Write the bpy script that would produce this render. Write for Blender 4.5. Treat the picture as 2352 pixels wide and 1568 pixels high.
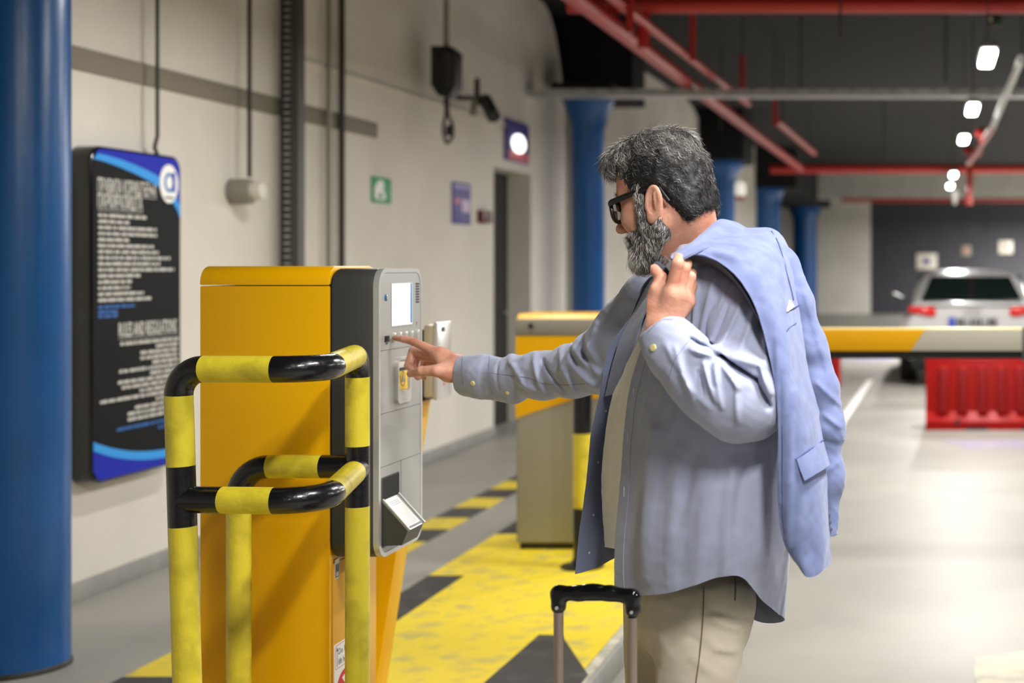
import bpy, bmesh, math, random
import numpy as np
from mathutils import Vector, Matrix
random.seed(7); RNG = np.random.default_rng(7)
SC = bpy.context.scene; COL = SC.collection
for o in list(bpy.data.objects): bpy.data.objects.remove(o)

# ------------------------------------------------------------------ camera, world, lamps, exposure
F = 3266.0; HX = 2130.0; HY = 608.0; H = 1.5          # focal length in pixels, vanishing point, eye height
cd = bpy.data.cameras.new('camera'); cam = bpy.data.objects.new('camera', cd); COL.objects.link(cam)
cam.location = (0, 0, H); cam.rotation_euler = (math.pi/2, 0, 0)
cd.sensor_width = 36; cd.lens = F/2352*36
cd.shift_x = (1176-HX)/2352; cd.shift_y = (HY-784)/2352
cd.clip_start = .05; cd.clip_end = 200
cd.dof.use_dof = True; cd.dof.focus_distance = 3.02; cd.dof.aperture_fstop = 50/18.5
SC.camera = cam
wd = bpy.data.worlds.new('world'); SC.world = wd; wd.use_nodes = True
wd.node_tree.nodes['Background'].inputs[0].default_value = (.9, .95, 1, 1)
wd.node_tree.nodes['Background'].inputs[1].default_value = .02
SC.view_settings.view_transform = 'Standard'; SC.view_settings.look = 'None'
SC.view_settings.gamma = 1; SC.view_settings.use_curve_mapping = False
SC.view_settings.exposure = 0.1
LAMP_W = 84.0
def lamp_power(x, y): return LAMP_W*(.38 if x < 0 else .35 if y < 0 else .75 if y == 2.5 else 1.0 if y < 4 and x < 1 else .85 if y == 6.0 else (9.0 if x > 1 and y < 39 else 13.0 if x > 1 else 2.0) if y > 25.6 or (x < 1 and y > 18) else 4.0 if y > 18 else 1.1)  # far right-hand lamps are boosted to brighten the far end
LAMPS = [(-2.2, 6.6)] + [(.41, y) for y in (-3.0, .9, 2.5, 6.0, 9.7, 12.9, 16, 22.3, 25.5)] + \
        [(4.2, y) for y in (-2, 2, 6, 10, 15, 20, 26, 33, 40)]  # unseen right-hand row and single left lamp are added as fill light
def area(name, loc, sx, sy, power, color=(1, .97, .93), rot=(0, 0, 0)):
    l = bpy.data.lights.new(name, 'AREA'); l.shape = 'RECTANGLE'; l.size = sx; l.size_y = sy
    l.energy = power; l.color = color
    o = bpy.data.objects.new(name, l); COL.objects.link(o); o.location = loc; o.rotation_euler = rot; return o

# ------------------------------------------------------------------ helpers
def W(px, py, Y): return Vector(((px-HX)*Y/F, Y, H-(py-HY)*Y/F))
def WX(px, py, X): return W(px, py, F*X/(px-HX))
def WZ(px, py, Z): return W(px, py, (H-Z)*F/(py-HY))
def lin(c):
    return tuple(((v/255)/12.92 if v/255 <= .04045 else ((v/255+.055)/1.055)**2.4) for v in c)
MATS = {}
def mat(name, rgb, rough=.5, metal=0, var=0, vscale=4, bump=0, bscale=60, emit=0, rgb2=None, coat=0, sheen=0, spec=.5, alpha=1, trans=0, vpos=.5, stretch=None):
    if name in MATS: return MATS[name]
    m = bpy.data.materials.new(name); m.use_nodes = True; nt = m.node_tree; b = nt.nodes['Principled BSDF']
    c = lin(rgb); b.inputs['Base Color'].default_value = (*c, 1)
    b.inputs['Roughness'].default_value = rough; b.inputs['Metallic'].default_value = metal
    b.inputs['Specular IOR Level'].default_value = spec
    if coat: b.inputs['Coat Weight'].default_value = coat; b.inputs['Coat Roughness'].default_value = .1
    if sheen: b.inputs['Sheen Weight'].default_value = sheen
    if trans: b.inputs['Transmission Weight'].default_value = trans
    if emit:
        b.inputs['Emission Color'].default_value = (*c, 1); b.inputs['Emission Strength'].default_value = emit
    tc = nt.nodes.new('ShaderNodeTexCoord'); src = tc.outputs['Object']
    if stretch:
        mp = nt.nodes.new('ShaderNodeMapping'); mp.inputs['Scale'].default_value = stretch
        nt.links.new(src, mp.inputs[0]); src = mp.outputs[0]
    if var or rgb2:
        n = nt.nodes.new('ShaderNodeTexNoise'); n.inputs['Scale'].default_value = vscale; n.inputs['Detail'].default_value = 6
        nt.links.new(src, n.inputs['Vector'])
        r = nt.nodes.new('ShaderNodeValToRGB')
        a = c if rgb2 is None else lin(rgb2)
        lo = tuple(v*(1-var) for v in a); hi = tuple(min(1, v*(1+var*.5)) for v in c)
        r.color_ramp.elements[0].color = (*lo, 1); r.color_ramp.elements[1].color = (*hi, 1)
        r.color_ramp.elements[0].position = max(0, vpos-.17); r.color_ramp.elements[1].position = min(1, vpos+.17)
        nt.links.new(n.outputs[0], r.inputs[0]); nt.links.new(r.outputs[0], b.inputs['Base Color'])
    if bump:
        n2 = nt.nodes.new('ShaderNodeTexNoise'); n2.inputs['Scale'].default_value = bscale; n2.inputs['Detail'].default_value = 3
        nt.links.new(src, n2.inputs['Vector'])
        bp = nt.nodes.new('ShaderNodeBump'); bp.inputs['Strength'].default_value = bump; bp.inputs['Distance'].default_value = .01
        nt.links.new(n2.outputs[0], bp.inputs['Height']); nt.links.new(bp.outputs[0], b.inputs['Normal'])
    MATS[name] = m; return m

def thing(name, label, cat, loc=(0, 0, 0), group=None):
    o = bpy.data.objects.new(name, None); COL.objects.link(o); o.location = loc; o.empty_display_size = .1
    o['label'] = label; o['category'] = cat
    if group: o['group'] = group
    return o
def tag(o, label, cat, group=None, kind=None):
    if label: o['label'] = label; o['category'] = cat
    if group: o['group'] = group
    if kind: o['kind'] = kind
    return o
def wloc(o):
    return o.location.copy() if o.parent is None else Vector((0, 0, 0))   # children sit at the world origin
def link(name, me, mats, parent=None, smooth=True, label=None):
    o = bpy.data.objects.new(name, me); COL.objects.link(o)
    for m in (mats if isinstance(mats, (list, tuple)) else [mats]): me.materials.append(m)
    if parent is not None:
        o.parent = parent
        o.matrix_parent_inverse = Matrix.Translation(-wloc(parent))
    if smooth:
        me.shade_smooth()
        try: me.set_sharp_from_angle(angle=math.radians(35))
        except Exception: pass
    if label: o['label'] = label
    return o
def struct(name, bm, m):
    o = obj(name, bm, m); o['kind'] = 'structure'; return o
def obj(name, bm, mats, parent=None, smooth=True, label=None):
    me = bpy.data.meshes.new(name); bm.to_mesh(me); bm.free()
    return link(name, me, mats, parent, smooth, label)
def pyobj(name, vs, fs, mats, parent=None, smooth=True, label=None, mi=None):
    me = bpy.data.meshes.new(name)
    me.from_pydata([tuple(v) for v in vs], [], [tuple(f) for f in fs])
    if mi is not None: me.polygons.foreach_set('material_index', np.array(mi, dtype=np.int32))
    me.validate(); me.update()
    return link(name, me, mats, parent, smooth, label)

def box(bm, x0, x1, y0, y1, z0, z1, bev=0, seg=2, mi=0):
    r = bmesh.ops.create_cube(bm, size=1)
    for v in r['verts']:
        v.co = Vector(((x0+x1)/2+v.co.x*(x1-x0), (y0+y1)/2+v.co.y*(y1-y0), (z0+z1)/2+v.co.z*(z1-z0)))
    fs = set(f for v in r['verts'] for f in v.link_faces)
    if bev:
        es = list(set(e for f in fs for e in f.edges))
        q = bmesh.ops.bevel(bm, geom=es, offset=bev, segments=seg, affect='EDGES', profile=.5)
        fs = set(q['faces'])
    if mi:
        for f in bm.faces:
            if f in fs: f.material_index = mi
    return bm
def B(*a, **k): return box(bmesh.new(), *a, **k)
def rrect(u0, u1, v0, v1, r, n=8, corners=(1, 1, 1, 1)):
    """rounded rectangle outline, counter-clockwise"""
    out = []
    for k, (cu, cv, a0) in enumerate(((u1, v1, 0), (u0, v1, 90), (u0, v0, 180), (u1, v0, 270))):
        rr = r*corners[k]
        if rr <= 1e-6: out.append((cu, cv)); continue
        cx = cu-rr if k in (0, 3) else cu+rr; cy = cv-rr if k in (0, 1) else cv+rr
        for i in range(n+1):
            a = math.radians(a0+90*i/n); out.append((cx+rr*math.cos(a), cy+rr*math.sin(a)))
    return out
AX = {'x': lambda a, u, v: Vector((a, u, v)), 'y': lambda a, u, v: Vector((u, a, v)), 'z': lambda a, u, v: Vector((u, v, a))}
def prism(pts, axis, a, b, bm=None, bev=0, mi=0, hole=None):
    """outline pts (u,v) extruded along axis from a to b; optional hole outline of the same count"""
    bm = bm or bmesh.new(); g = AX[axis]; n = len(pts)
    A = [bm.verts.new(g(a, *p)) for p in pts]; Bv = [bm.verts.new(g(b, *p)) for p in pts]; fs = []
    for i in range(n): fs.append(bm.faces.new((A[i], A[(i+1) % n], Bv[(i+1) % n], Bv[i])))
    if hole is None:
        fa = bm.faces.new(A); fb = bm.faces.new(Bv[::-1]); fs += [fa, fb]
    else:
        C = [bm.verts.new(g(a, *p)) for p in hole]; D = [bm.verts.new(g(b, *p)) for p in hole]
        for i in range(n):
            j = (i+1) % n
            fs += [bm.faces.new((C[j], C[i], D[i], D[j])), bm.faces.new((A[j], A[i], C[i], C[j])), bm.faces.new((Bv[i], Bv[j], D[j], D[i]))]
    for f in fs: f.material_index = mi
    bmesh.ops.recalc_face_normals(bm, faces=fs)
    if bev and hole is None:
        es = list(fa.edges)+list(fb.edges)
        bmesh.ops.bevel(bm, geom=es, offset=bev, segments=2, affect='EDGES', profile=.5)
    return bm
def frames(P):
    P = np.array([tuple(p) for p in P], float); T = np.gradient(P, axis=0); T /= np.linalg.norm(T, axis=1)[:, None]+1e-12
    up = np.array([0, 0, 1.]) if abs(T[0][2]) < .9 else np.array([0, 1., 0]); N = [np.cross(T[0], up)]
    N[0] /= np.linalg.norm(N[0])
    for i in range(1, len(P)):
        n = N[-1]-T[i]*np.dot(N[-1], T[i]); N.append(n/np.linalg.norm(n))
    N = np.array(N); return P, T, N, np.cross(T, N)
def tube(pts, r, n=16, bm=None, cap=True, mi=0, mfun=None, flat=1.0):
    bm = bm or bmesh.new(); P, T, N, Bn = frames(pts); R = np.full(len(P), r) if np.isscalar(r) else np.array(r, float)
    rings = []
    for i in range(len(P)):
        rings.append([bm.verts.new(P[i]+R[i]*(math.cos(2*math.pi*k/n)*N[i]+flat*math.sin(2*math.pi*k/n)*Bn[i])) for k in range(n)])
    for i in range(len(P)-1):
        m = mfun(i) if mfun else mi
        for k in range(n):
            f = bm.faces.new((rings[i][k], rings[i][(k+1) % n], rings[i+1][(k+1) % n], rings[i+1][k])); f.material_index = m
    if cap:
        a = bm.faces.new(rings[0][::-1]); b = bm.faces.new(rings[-1]); a.material_index = mfun(0) if mfun else mi; b.material_index = mfun(len(P)-2) if mfun else mi
    return bm
def T(*a, **k): return tube(*a, **k)
def catmull(P, n):
    P = np.array([tuple(p) for p in P], float); m = len(P); out = []
    Q = np.vstack([2*P[0]-P[1], P, 2*P[-1]-P[-2]])
    for t in np.linspace(0, m-1, n):
        i = min(int(t), m-2); u = t-i; a, b, c, d = Q[i], Q[i+1], Q[i+2], Q[i+3]
        out.append(.5*((2*b)+(-a+c)*u+(2*a-5*b+4*c-d)*u*u+(-a+3*b-3*c+d)*u**3))
    return np.array(out)
def fillet(pts, rads, seg=8, straight=.03):
    """polyline with rounded corners; returns points and, for each, the corner number or -1"""
    pts = [Vector(p) for p in pts]; out = [pts[0]]; tg = [-1]
    for i in range(1, len(pts)-1):
        p, a, b = pts[i], (pts[i-1]-pts[i]).normalized(), (pts[i+1]-pts[i]).normalized()
        r = rads[i-1]; ang = a.angle(b); d = r/math.tan(ang/2)
        s, e = p+a*d, p+b*d; c = p+(a+b).normalized()*(r/math.sin(ang/2))
        s0 = s+a*straight; e0 = e+b*straight
        out += [s0, s]; tg += [-1, i]
        v0 = s-c; v1 = e-c; th = v0.angle(v1)
        for k in range(1, seg):
            t = k/seg; out.append(c+(v0*math.sin((1-t)*th)+v1*math.sin(t*th))/math.sin(th)); tg.append(i)
        out += [e, e0]; tg += [i, i]
    out.append(pts[-1]); tg.append(-1)
    return out, tg
def lathe(prof, c, n=32, bm=None, mi=0, cap=True):
    bm = bm or bmesh.new(); rings = []
    for r, z in prof: rings.append([bm.verts.new((c[0]+r*math.cos(2*math.pi*k/n), c[1]+r*math.sin(2*math.pi*k/n), z)) for k in range(n)])
    for i in range(len(prof)-1):
        for k in range(n):
            f = bm.faces.new((rings[i][k], rings[i][(k+1) % n], rings[i+1][(k+1) % n], rings[i+1][k])); f.material_index = mi
    if cap: bm.faces.new(rings[0][::-1]); bm.faces.new(rings[-1])
    return bm
def text(name, s, size, o, u, v, m, parent, width=None, ext=.0006, bold=0, label=None):
    """lettering standing on point o, reading along u, upright along v"""
    cu = bpy.data.curves.new(name, 'FONT'); cu.body = s; cu.size = size; cu.extrude = ext/2; cu.offset = bold; cu.resolution_u = 2
    t = bpy.data.objects.new(name, cu); COL.objects.link(t)
    dg = bpy.context.evaluated_depsgraph_get(); me = bpy.data.meshes.new_from_object(t.evaluated_get(dg))
    bpy.data.objects.remove(t); me.materials.clear()
    n = len(me.vertices); co = np.empty(n*3); me.vertices.foreach_get('co', co); co = co.reshape(-1, 3)
    if n == 0: return None
    k = 1.0
    if width: k = width/max(1e-6, co[:, 0].max()-co[:, 0].min()); 
    u = np.array(u, float); v = np.array(v, float); w = np.cross(u, v)
    Wd = np.array(o, float)+(co[:, :1]-co[:, 0].min())*k*u+co[:, 1:2]*v+co[:, 2:3]*w
    me.vertices.foreach_set('co', Wd.ravel()); me.update()
    return link(name, me, m, parent, smooth=False, label=label)
def dup(root, off, label=None, group=None):
    r = root.copy(); COL.objects.link(r); r.location = root.location+Vector(off)
    if label: r['label'] = label
    if group: r['group'] = group
    for ch in list(root.children):
        c = ch.copy(); COL.objects.link(c); c.parent = r; c.matrix_parent_inverse = ch.matrix_parent_inverse.copy()
        for g in ch.children:
            d = g.copy(); COL.objects.link(d); d.parent = c; d.matrix_parent_inverse = g.matrix_parent_inverse.copy()
    return r

# ------------------------------------------------------------------ implicit surfaces
def smin(a, b, k):
    h = np.clip(.5+.5*(b-a)/k, 0, 1); return b+(a-b)*h-k*h*(1-h)
def smax(a, b, k): return -smin(-a, -b, k)
def cone(p, a, b, r1, r2, flat=None):
    a = np.array(tuple(a), float); b = np.array(tuple(b), float); d = b-a
    q = p-a; t = np.clip(q@d/(d@d), 0, 1)
    q = q-t[..., None]*d
    if flat is not None:
        n = np.array(tuple(flat[0]), float); n /= np.linalg.norm(n); s = q@n
        q = q+(s*(flat[1]-1))[..., None]*n
    return np.sqrt((q**2).sum(-1))-(r1+(r2-r1)*t)
def ell(p, c, r, M=None):
    q = p-np.array(tuple(c), float)
    if M is not None: q = q@M
    r = np.array(r, float); k0 = np.sqrt(((q/r)**2).sum(-1)); k1 = np.sqrt(((q/r**2)**2).sum(-1))+1e-9
    return k0*(k0-1)/k1
def nets(fn, lo, hi, res):
    lo = np.array(lo, float); hi = np.array(hi, float); n = np.ceil((hi-lo)/res).astype(int)+1
    ax = [lo[i]+np.arange(n[i])*res for i in range(3)]
    V = np.empty(n, np.float32); st = max(1, int(400000/(n[1]*n[2])))
    YY, ZZ = np.meshgrid(ax[1], ax[2], indexing='ij')
    for i in range(0, n[0], st):
        xs = ax[0][i:i+st]; P = np.empty((len(xs), n[1], n[2], 3)); P[..., 0] = xs[:, None, None]; P[..., 1] = YY; P[..., 2] = ZZ
        V[i:i+st] = fn(P)
    S = V < 0
    c = np.zeros(n-1, np.int32); acc = np.zeros((*(n-1), 3)); cnt = np.zeros(n-1)
    sl = lambda o: tuple(slice(o[i], n[i]-1+o[i]) for i in range(3))
    cor = [(i, j, k) for i in (0, 1) for j in (0, 1) for k in (0, 1)]
    for a in cor:
        for d in range(3):
            if a[d]: continue
            b = list(a); b[d] = 1; va, vb = V[sl(a)], V[sl(b)]; cr = (va < 0) != (vb < 0)
            t = np.where(cr, va/np.where(cr, va-vb, 1), 0)
            for e in range(3):
                acc[..., e] += cr*(a[e]+(t if e == d else 0))
            cnt += cr
    act = cnt > 0; idx = -np.ones(n-1, int); idx[act] = np.arange(act.sum())
    ij = np.argwhere(act); P = lo+(ij+acc[act]/cnt[act][:, None])*res
    Fs = []
    for d in range(3):
        u, v = (d+1) % 3, (d+2) % 3
        a = [slice(None)]*3; b = [slice(None)]*3
        a[d] = slice(0, n[d]-1); b[d] = slice(1, n[d])
        cr = S[tuple(a)] != S[tuple(b)]
        g = np.argwhere(cr); g = g[(g[:, u] > 0) & (g[:, v] > 0) & (g[:, u] < n[u]-1) & (g[:, v] < n[v]-1)]
        ins = S[tuple(g.T)]
        def id_(du, dv):
            h = g.copy(); h[:, u] -= du; h[:, v] -= dv; return idx[tuple(h.T)]
        q = np.stack([id_(1, 1), id_(0, 1), id_(0, 0), id_(1, 0)], 1)
        q[~ins] = q[~ins][:, ::-1]; Fs.append(q)
    return P, np.vstack(Fs)
def relax(P, Fc, it=1, k=.5):
    for _ in range(it):
        s = np.zeros_like(P); c = np.zeros(len(P))
        for i in range(4):
            np.add.at(s, Fc[:, i], P[Fc[:, (i+1) % 4]]); np.add.at(s, Fc[:, i], P[Fc[:, (i+3) % 4]]); np.add.at(c, Fc[:, i], 2)
        P = P+(s/np.maximum(c, 1)[:, None]-P)*k
    return P
def noise3(p, s, seed=0):
    """cheap smooth pseudo noise in -1..1"""
    r = np.random.default_rng(seed); out = 0
    for i in range(5):
        d = r.normal(size=3); d /= np.linalg.norm(d); out = out+np.sin((p@d)*s*(1+.35*i)+r.uniform(0, 6.28)+1.3*np.sin((p@np.roll(d, 1))*s*.8+r.uniform(0, 6)))
    return out/5
def segd(X, Z, a, b):
    d = (b[0]-a[0], b[1]-a[1]); t = np.clip(((X-a[0])*d[0]+(Z-a[1])*d[1])/(d[0]**2+d[1]**2+1e-12), 0, 1)
    return np.hypot(X-a[0]-t*d[0], Z-a[1]-t*d[1]), t
def folds(P, lst, Y):
    """relief of cloth folds: (px0,py0,px1,py1,width_px,height_m); each has soft ends"""
    X = P[..., 0]; Z = P[..., 2]; out = 0; s = Y/F
    for a0, b0, a1, b1, w, h in lst:
        A = W(a0, b0, Y); Bp = W(a1, b1, Y); d, t = segd(X, Z, (A.x, A.z), (Bp.x, Bp.z))
        out = out+h*np.exp(-(d/(w*s))**2)*np.clip(1.15-1.5*np.abs(t-.5)**1.5, 0, 1)
    return out
# ------------------------------------------------------------------ materials
M = dict(
 wall=mat('painted_concrete', (224, 219, 208), .8, var=.10, vscale=1.1, bump=.15, bscale=25),
 dark=mat('dark_ceiling', (9, 9, 12), .9, var=.25, vscale=6, bump=.5, bscale=12),
 darkwall=mat('dark_grey_wall', (62, 62, 68), .8, var=.15, vscale=2),
 floor=mat('grey_epoxy_floor', (162, 159, 151), .46, var=.12, vscale=1.3, bump=.10, bscale=5, spec=.22),
 bluecol=mat('blue_gloss_paint', (20, 88, 156), .28, var=.12, vscale=3, bump=.05, bscale=20),
 yellow=mat('machine_yellow', (234, 174, 0), .36, var=.02, vscale=3, spec=.3),
 lyellow=mat('rail_yellow_paint', (216, 198, 50), .38, rgb2=(168, 152, 36), var=.1, vscale=14, vpos=.36, bump=.15, bscale=70, coat=.15),
 rblack=mat('rail_black_paint', (17, 17, 20), .25, bump=.12, bscale=60, coat=.25),
 paintY=mat('floor_yellow_paint', (232, 206, 44), .5, rgb2=(176, 168, 120), var=.1, vscale=9, vpos=.33, bump=.2, bscale=40),
 paintK=mat('floor_black_paint', (50, 49, 50), .5, rgb2=(88, 86, 84), var=.1, vscale=11, vpos=.36, bump=.2, bscale=40),
 conc=mat('kerb_concrete', (150, 148, 142), .7, var=.15, vscale=7),
 charcoal=mat('charcoal_shell', (64, 64, 61), .45, var=.03, bump=.06, bscale=300),
 silver=mat('silver_plate', (176, 176, 172), .38, metal=.35, var=.02),
 silver2=mat('bright_silver', (205, 205, 200), .28, metal=.5),
 black=mat('black_plastic', (18, 18, 19), .4),
 rubber=mat('black_rubber', (24, 24, 25), .8),
 blackgloss=mat('gloss_black', (12, 13, 14), .12, coat=.3),
 steel=mat('galvanised_steel', (188, 188, 185), .4, metal=.4, var=.08, vscale=12),
 darksteel=mat('dark_steel', (62, 60, 54), .55, metal=.3, var=.1),
 red=mat('red_pipe_paint', (176, 40, 32), .35, var=.08),
 redplastic=mat('red_plastic', (165, 9, 5), .45, spec=.2, var=.06, vscale=3),
 white=mat('white_print', (236, 236, 232), .5),
 paper=mat('white_paper', (250, 250, 248), .6),
 cream=mat('cream_panel', (214, 210, 196), .4),
 textw=mat('pale_lettering', (225, 222, 215), .5),
 textb=mat('blue_lettering', (40, 110, 190), .4),
 signblue=mat('sign_blue', (34, 46, 175), .5, spec=.1), signsky=mat('sign_sky_blue', (64, 156, 235), .5, spec=.1), signbg=mat('sign_black_face', (20, 22, 24), .5, spec=.08),
 green=mat('exit_green', (0, 150, 92), .5), purple=mat('poster_violet', (72, 62, 140), .5), pink=mat('poster_pink', (214, 110, 120), .5),
 dred=mat('dark_red_plastic', (96, 22, 14), .4),
 grey=mat('grey_paint', (140, 136, 124), .45, var=.04), greyw=mat('warm_grey_panel', (150, 146, 130), .5),
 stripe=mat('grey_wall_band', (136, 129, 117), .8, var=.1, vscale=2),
 ink=mat('black_ink', (30, 30, 32), .6), redink=mat('red_ink', (214, 30, 36), .5),
 carpaint=mat('silver_car_paint', (205, 206, 206), .25, metal=.25, coat=.6), carglass=mat('dark_car_glass', (30, 42, 40), .08, coat=.4), taillight=mat('tail_light_red', (200, 20, 16), .2, coat=.5),
 plateblue=mat('plate_blue', (30, 60, 180), .4), tyre=mat('tyre', (22, 22, 22), .8),
 lightm=mat('lamp_tube', (255, 252, 245), .4, emit=16), housing=mat('lamp_housing', (120, 120, 118), .5),
 screen=mat('screen_white', (232, 241, 246), .3, emit=.62), screenb=mat('screen_blue', (60, 110, 170), .3, emit=.3),
)
# ------------------------------------------------------------------ room shell
XW = -3.8
struct('floor', B(-6, 9, -7, 46, -.1, 0), M['floor'])
struct('ceiling', B(-6, 9, -7, 46, 4.1, 4.2), M['dark'])
def wall_panel(y0, y1, r0, r1, z0=-.02, ztop=4.1):
    pts = [(y0, z0), (y1, z0)]
    n = 10
    if r1: pts += [(y1-r1[0]+r1[0]*math.cos(math.radians(90*i/n)), ztop-r1[1]+r1[1]*math.sin(math.radians(90*i/n))) for i in range(n+1)]
    else: pts += [(y1, ztop)]
    if r0: pts += [(y0+r0[0]-r0[0]*math.sin(math.radians(90*i/n)), ztop-r0[1]+r0[1]*math.cos(math.radians(90*i/n))) for i in range(n+1)]
    else: pts += [(y0, ztop)]
    return pts
# section with the doorway, in one mesh
DY0, DY1, DZ = 12.46, 13.62, 2.36
bm = prism([(-7, -.02), (DY0, -.02), (DY0, 4.1), (-7, 4.1)], 'x', XW-.35, XW)
prism([(DY0, DZ), (DY1, DZ), (DY1, 4.1), (DY0, 4.1)], 'x', XW-.35, XW, bm)
prism(wall_panel(DY1, 14.95, None, (.95, 1.5)), 'x', XW-.35, XW, bm)
struct('wall_left', bm, M['wall'])
struct('wall_left', prism(wall_panel(15.6, 25.4, (3.2, .9), (3.0, 1.9)), 'x', XW-.3, XW), M['wall'])
struct('wall_left', prism(wall_panel(26.4, 34.5, (2.2, .7), (2, 1.2)), 'x', XW-.3, XW), M['wall'])
struct('wall_left', B(-4.9, -4.7, 14, 46, 0, 4.1), M['darkwall'])
struct('wall_left', B(-4.8, XW+.1, 14.95, 15.05, 0, 4.1), M['dark']) if False else None
struct('wall_far', B(-5, -1.74, 43.7, 44, 0, 4.1), M['wall'])
struct('wall_far', B(-1.74, 9, 43.7, 44, 0, 4.1), M['darkwall'])
struct('wall_back', B(-6, 9, -7.2, -7, 0, 4.1), M['wall'])
struct('wall_right', B(8.8, 9, -7, 46, 0, 4.1), M['darkwall'])
struct('trim_1', B(-5, 9, 37.6, 38.2, 3.25, 4.1), mat('beam_grey', (196, 196, 188), .7, var=.1))
struct('wall_band', B(XW-.001, XW+.012, -6.9, 9.8, 2.37, 2.475, bev=.004), M['stripe'])  # shallow strip, darker grey than the wall behind it
struct('baseboard_left', B(XW-.001, XW+.018, -6.9, DY0, 0, .085, bev=.004), M['conc'])
struct('baseboard_left', B(XW-.001, XW+.018, DY1+.1, 14.9, 0, .085, bev=.004), M['conc'])
# doorway with its dark leaf, set back in the wall
d = struct('door_1', B(XW-.27, XW-.22, DY0-.01, DY1+.01, 0, DZ+.01), M['black'])
bm = B(XW-.215, XW-.2, DY0+.02, DY0+.3, .02, DZ-.02, bev=.003); obj('door_panel', bm, M['darksteel'], d)
obj('door_handle', T([Vector((XW-.21, DY1-.15, 1.05)), Vector((XW-.16, DY1-.15, 1.05)), Vector((XW-.16, DY1-.27, 1.05))], .01, 8), M['steel'], d)

# floor markings
bm = bmesh.new()
def quad(bm, pts, z, mi=0, th=.004):
    P = [WZ(px, py, z) for px, py in pts]
    return prism([(p.x, p.y) for p in P], 'z', z-.003, z+th, bm, mi=mi)
tag(obj('bay_line', prism([(-.95, 8.6), (-.86, 8.6), (-1.06+.36, 18.5), (-1.06+.28, 18.5)], 'z', -.003, .002), M['paper']), 'long pale bay line on the grey floor leading towards the parked car', 'floor marking')
tag(obj('floor_marking', quad(bmesh.new(), [(2240, 1512), (2352, 1495), (2420, 1500), (2440, 1600), (2262, 1600), (2238, 1560)], 0, th=.002), mat('cream_floor_paint', (205, 192, 160), .5, rgb2=(170, 166, 154), vscale=9, var=.1)), 'worn cream painted patch on the floor, nearest the lower right', 'floor marking')
bl = mat('faded_blue_paint', (150, 148, 190), .35, rgb2=(176, 172, 172), vscale=5)
tag(obj('floor_marking', quad(bmesh.new(), [(2150, 1012), (2352, 1010), (2352, 1028), (2230, 1030)], 0, th=.002), bl), 'faded blue painted mark on floor in front of red plastic barrier', 'floor marking')
tag(obj('floor_marking', quad(bmesh.new(), [(1905, 995), (1948, 993), (1936, 1018), (1905, 1030)], 0, th=.002), bl), 'small faded blue painted arrow tip on the floor beside the jacket sleeve', 'floor marking')
tag(obj('floor_marking', quad(bmesh.new(), [(1890, 822), (2058, 818), (2062, 828), (1985, 832)], 0, th=.002), bl), 'faded blue band across the floor behind the boom', 'floor marking')
# striped low kerb by the wall
bm = bmesh.new(); y = 3.0; k = 0
while y < 12.2:
    box(bm, -2.92, -2.71, y, y+.36, -.005, .006, mi=k % 2); y += .36; k += 1
tag(obj('striped_kerb', bm, [M['paintY'], M['paintK']], smooth=False), 'low kerb painted in yellow and black blocks between wall and island', 'kerb')
# traffic island
isl = thing('traffic_island', 'raised concrete island painted yellow with black edge blocks under the pay machine', 'traffic island', (-1.7, 6, 0))
IL, IR, IZ = -2.25, -1.13, .0955
obj('base', B(IL, IR, 2.2, 9.6, -.005, IZ, bev=.012), [M['conc']], isl)
obj('yellow_paint', B(IL+.16, IR-.06, 2.3, 9.5, IZ-.004, IZ+.0025), M['paintY'], isl)
y = 2.25; k = 1
for (a, b, kk) in ((2.25, 3.2, 1), (3.2, 4.1, 0), (4.1, 4.9, 1), (4.9, 5.58, 0), (5.58, 6.42, 1), (6.42, 7.41, 0), (7.41, 8.3, 1), (8.3, 9.3, 0)):
    bm = B(IL-.002, IL+.16, a, b, IZ-.006, IZ+.003); box(bm, IL-.004, IL+.01, a, b, .0, IZ-.01, bm and 0) if False else None
    obj('edge_block', bm, [M['paintK'] if kk else M['paintY']], isl, label='black painted edge block' if kk else 'yellow painted edge block')
obj('black_patch', prism([(-1.47, 5.38), (-1.38, 5.37), (-1.16, 4.86), (-1.15, 4.1), (-1.50, 4.1)], 'z', IZ-.004, IZ+.006), M['paintK'], isl, label='black painted patch at right edge')
obj('white_edge', B(IR-.055, IR-.02, 2.3, 9.5, IZ-.003, IZ+.003), mat('worn_white_edge', (215, 210, 190), .6, rgb2=(150, 148, 130), vscale=14), isl)

# ------------------------------------------------------------------ blue columns
def column(c, r, top, base, label, cap=None, zc=.36):
    t = thing('column', label, 'column', (c[0], c[1], 0), 'round blue columns along the left wall')
    pr = [(r, 0), (r, top-zc if cap else top)]
    if cap: pr += [(r+(cap-r)*.35, top-zc*.6), (cap*.93, top-zc*.3), (cap, top-.08), (cap, top)]
    obj('shaft', lathe(pr, c), M['bluecol'], t)
    obj('base_ring', lathe([(r+.006, 0), (r+.006, .012), (r+.001, .02)], c), M['darksteel'], t)
    return t
column((-3.405, 5.3), .185, 4.1, 0, 'blue round column nearest the camera at the left edge, beside the lit rules board')
column((-3.42, 14.35), .165, 3.22, 0, 'blue column with flared top rising behind the striped gate cabinet', .26)
column((-3.45, 24.0), .2, 3.24, 0, 'blue column with flared top partly hidden behind the head of the man', .35)
column((-3.62, 31.9), .33, 3.22, 0, 'bright blue column just right of the white and red wall lamp', .42)
column((-3.62, 42), .36, 3.2, 0, 'farthest blue column, in front of the pale far wall', .5)
struct('trim_3', B(-4.7, -2.9, 31.4, 42.6, 3.2, 4.1), M['dark'])
struct('trim_4', B(-4.72, -3.05, 23.6, 25.0, 3.24, 4.1, bev=.05), M['dark'])
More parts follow.
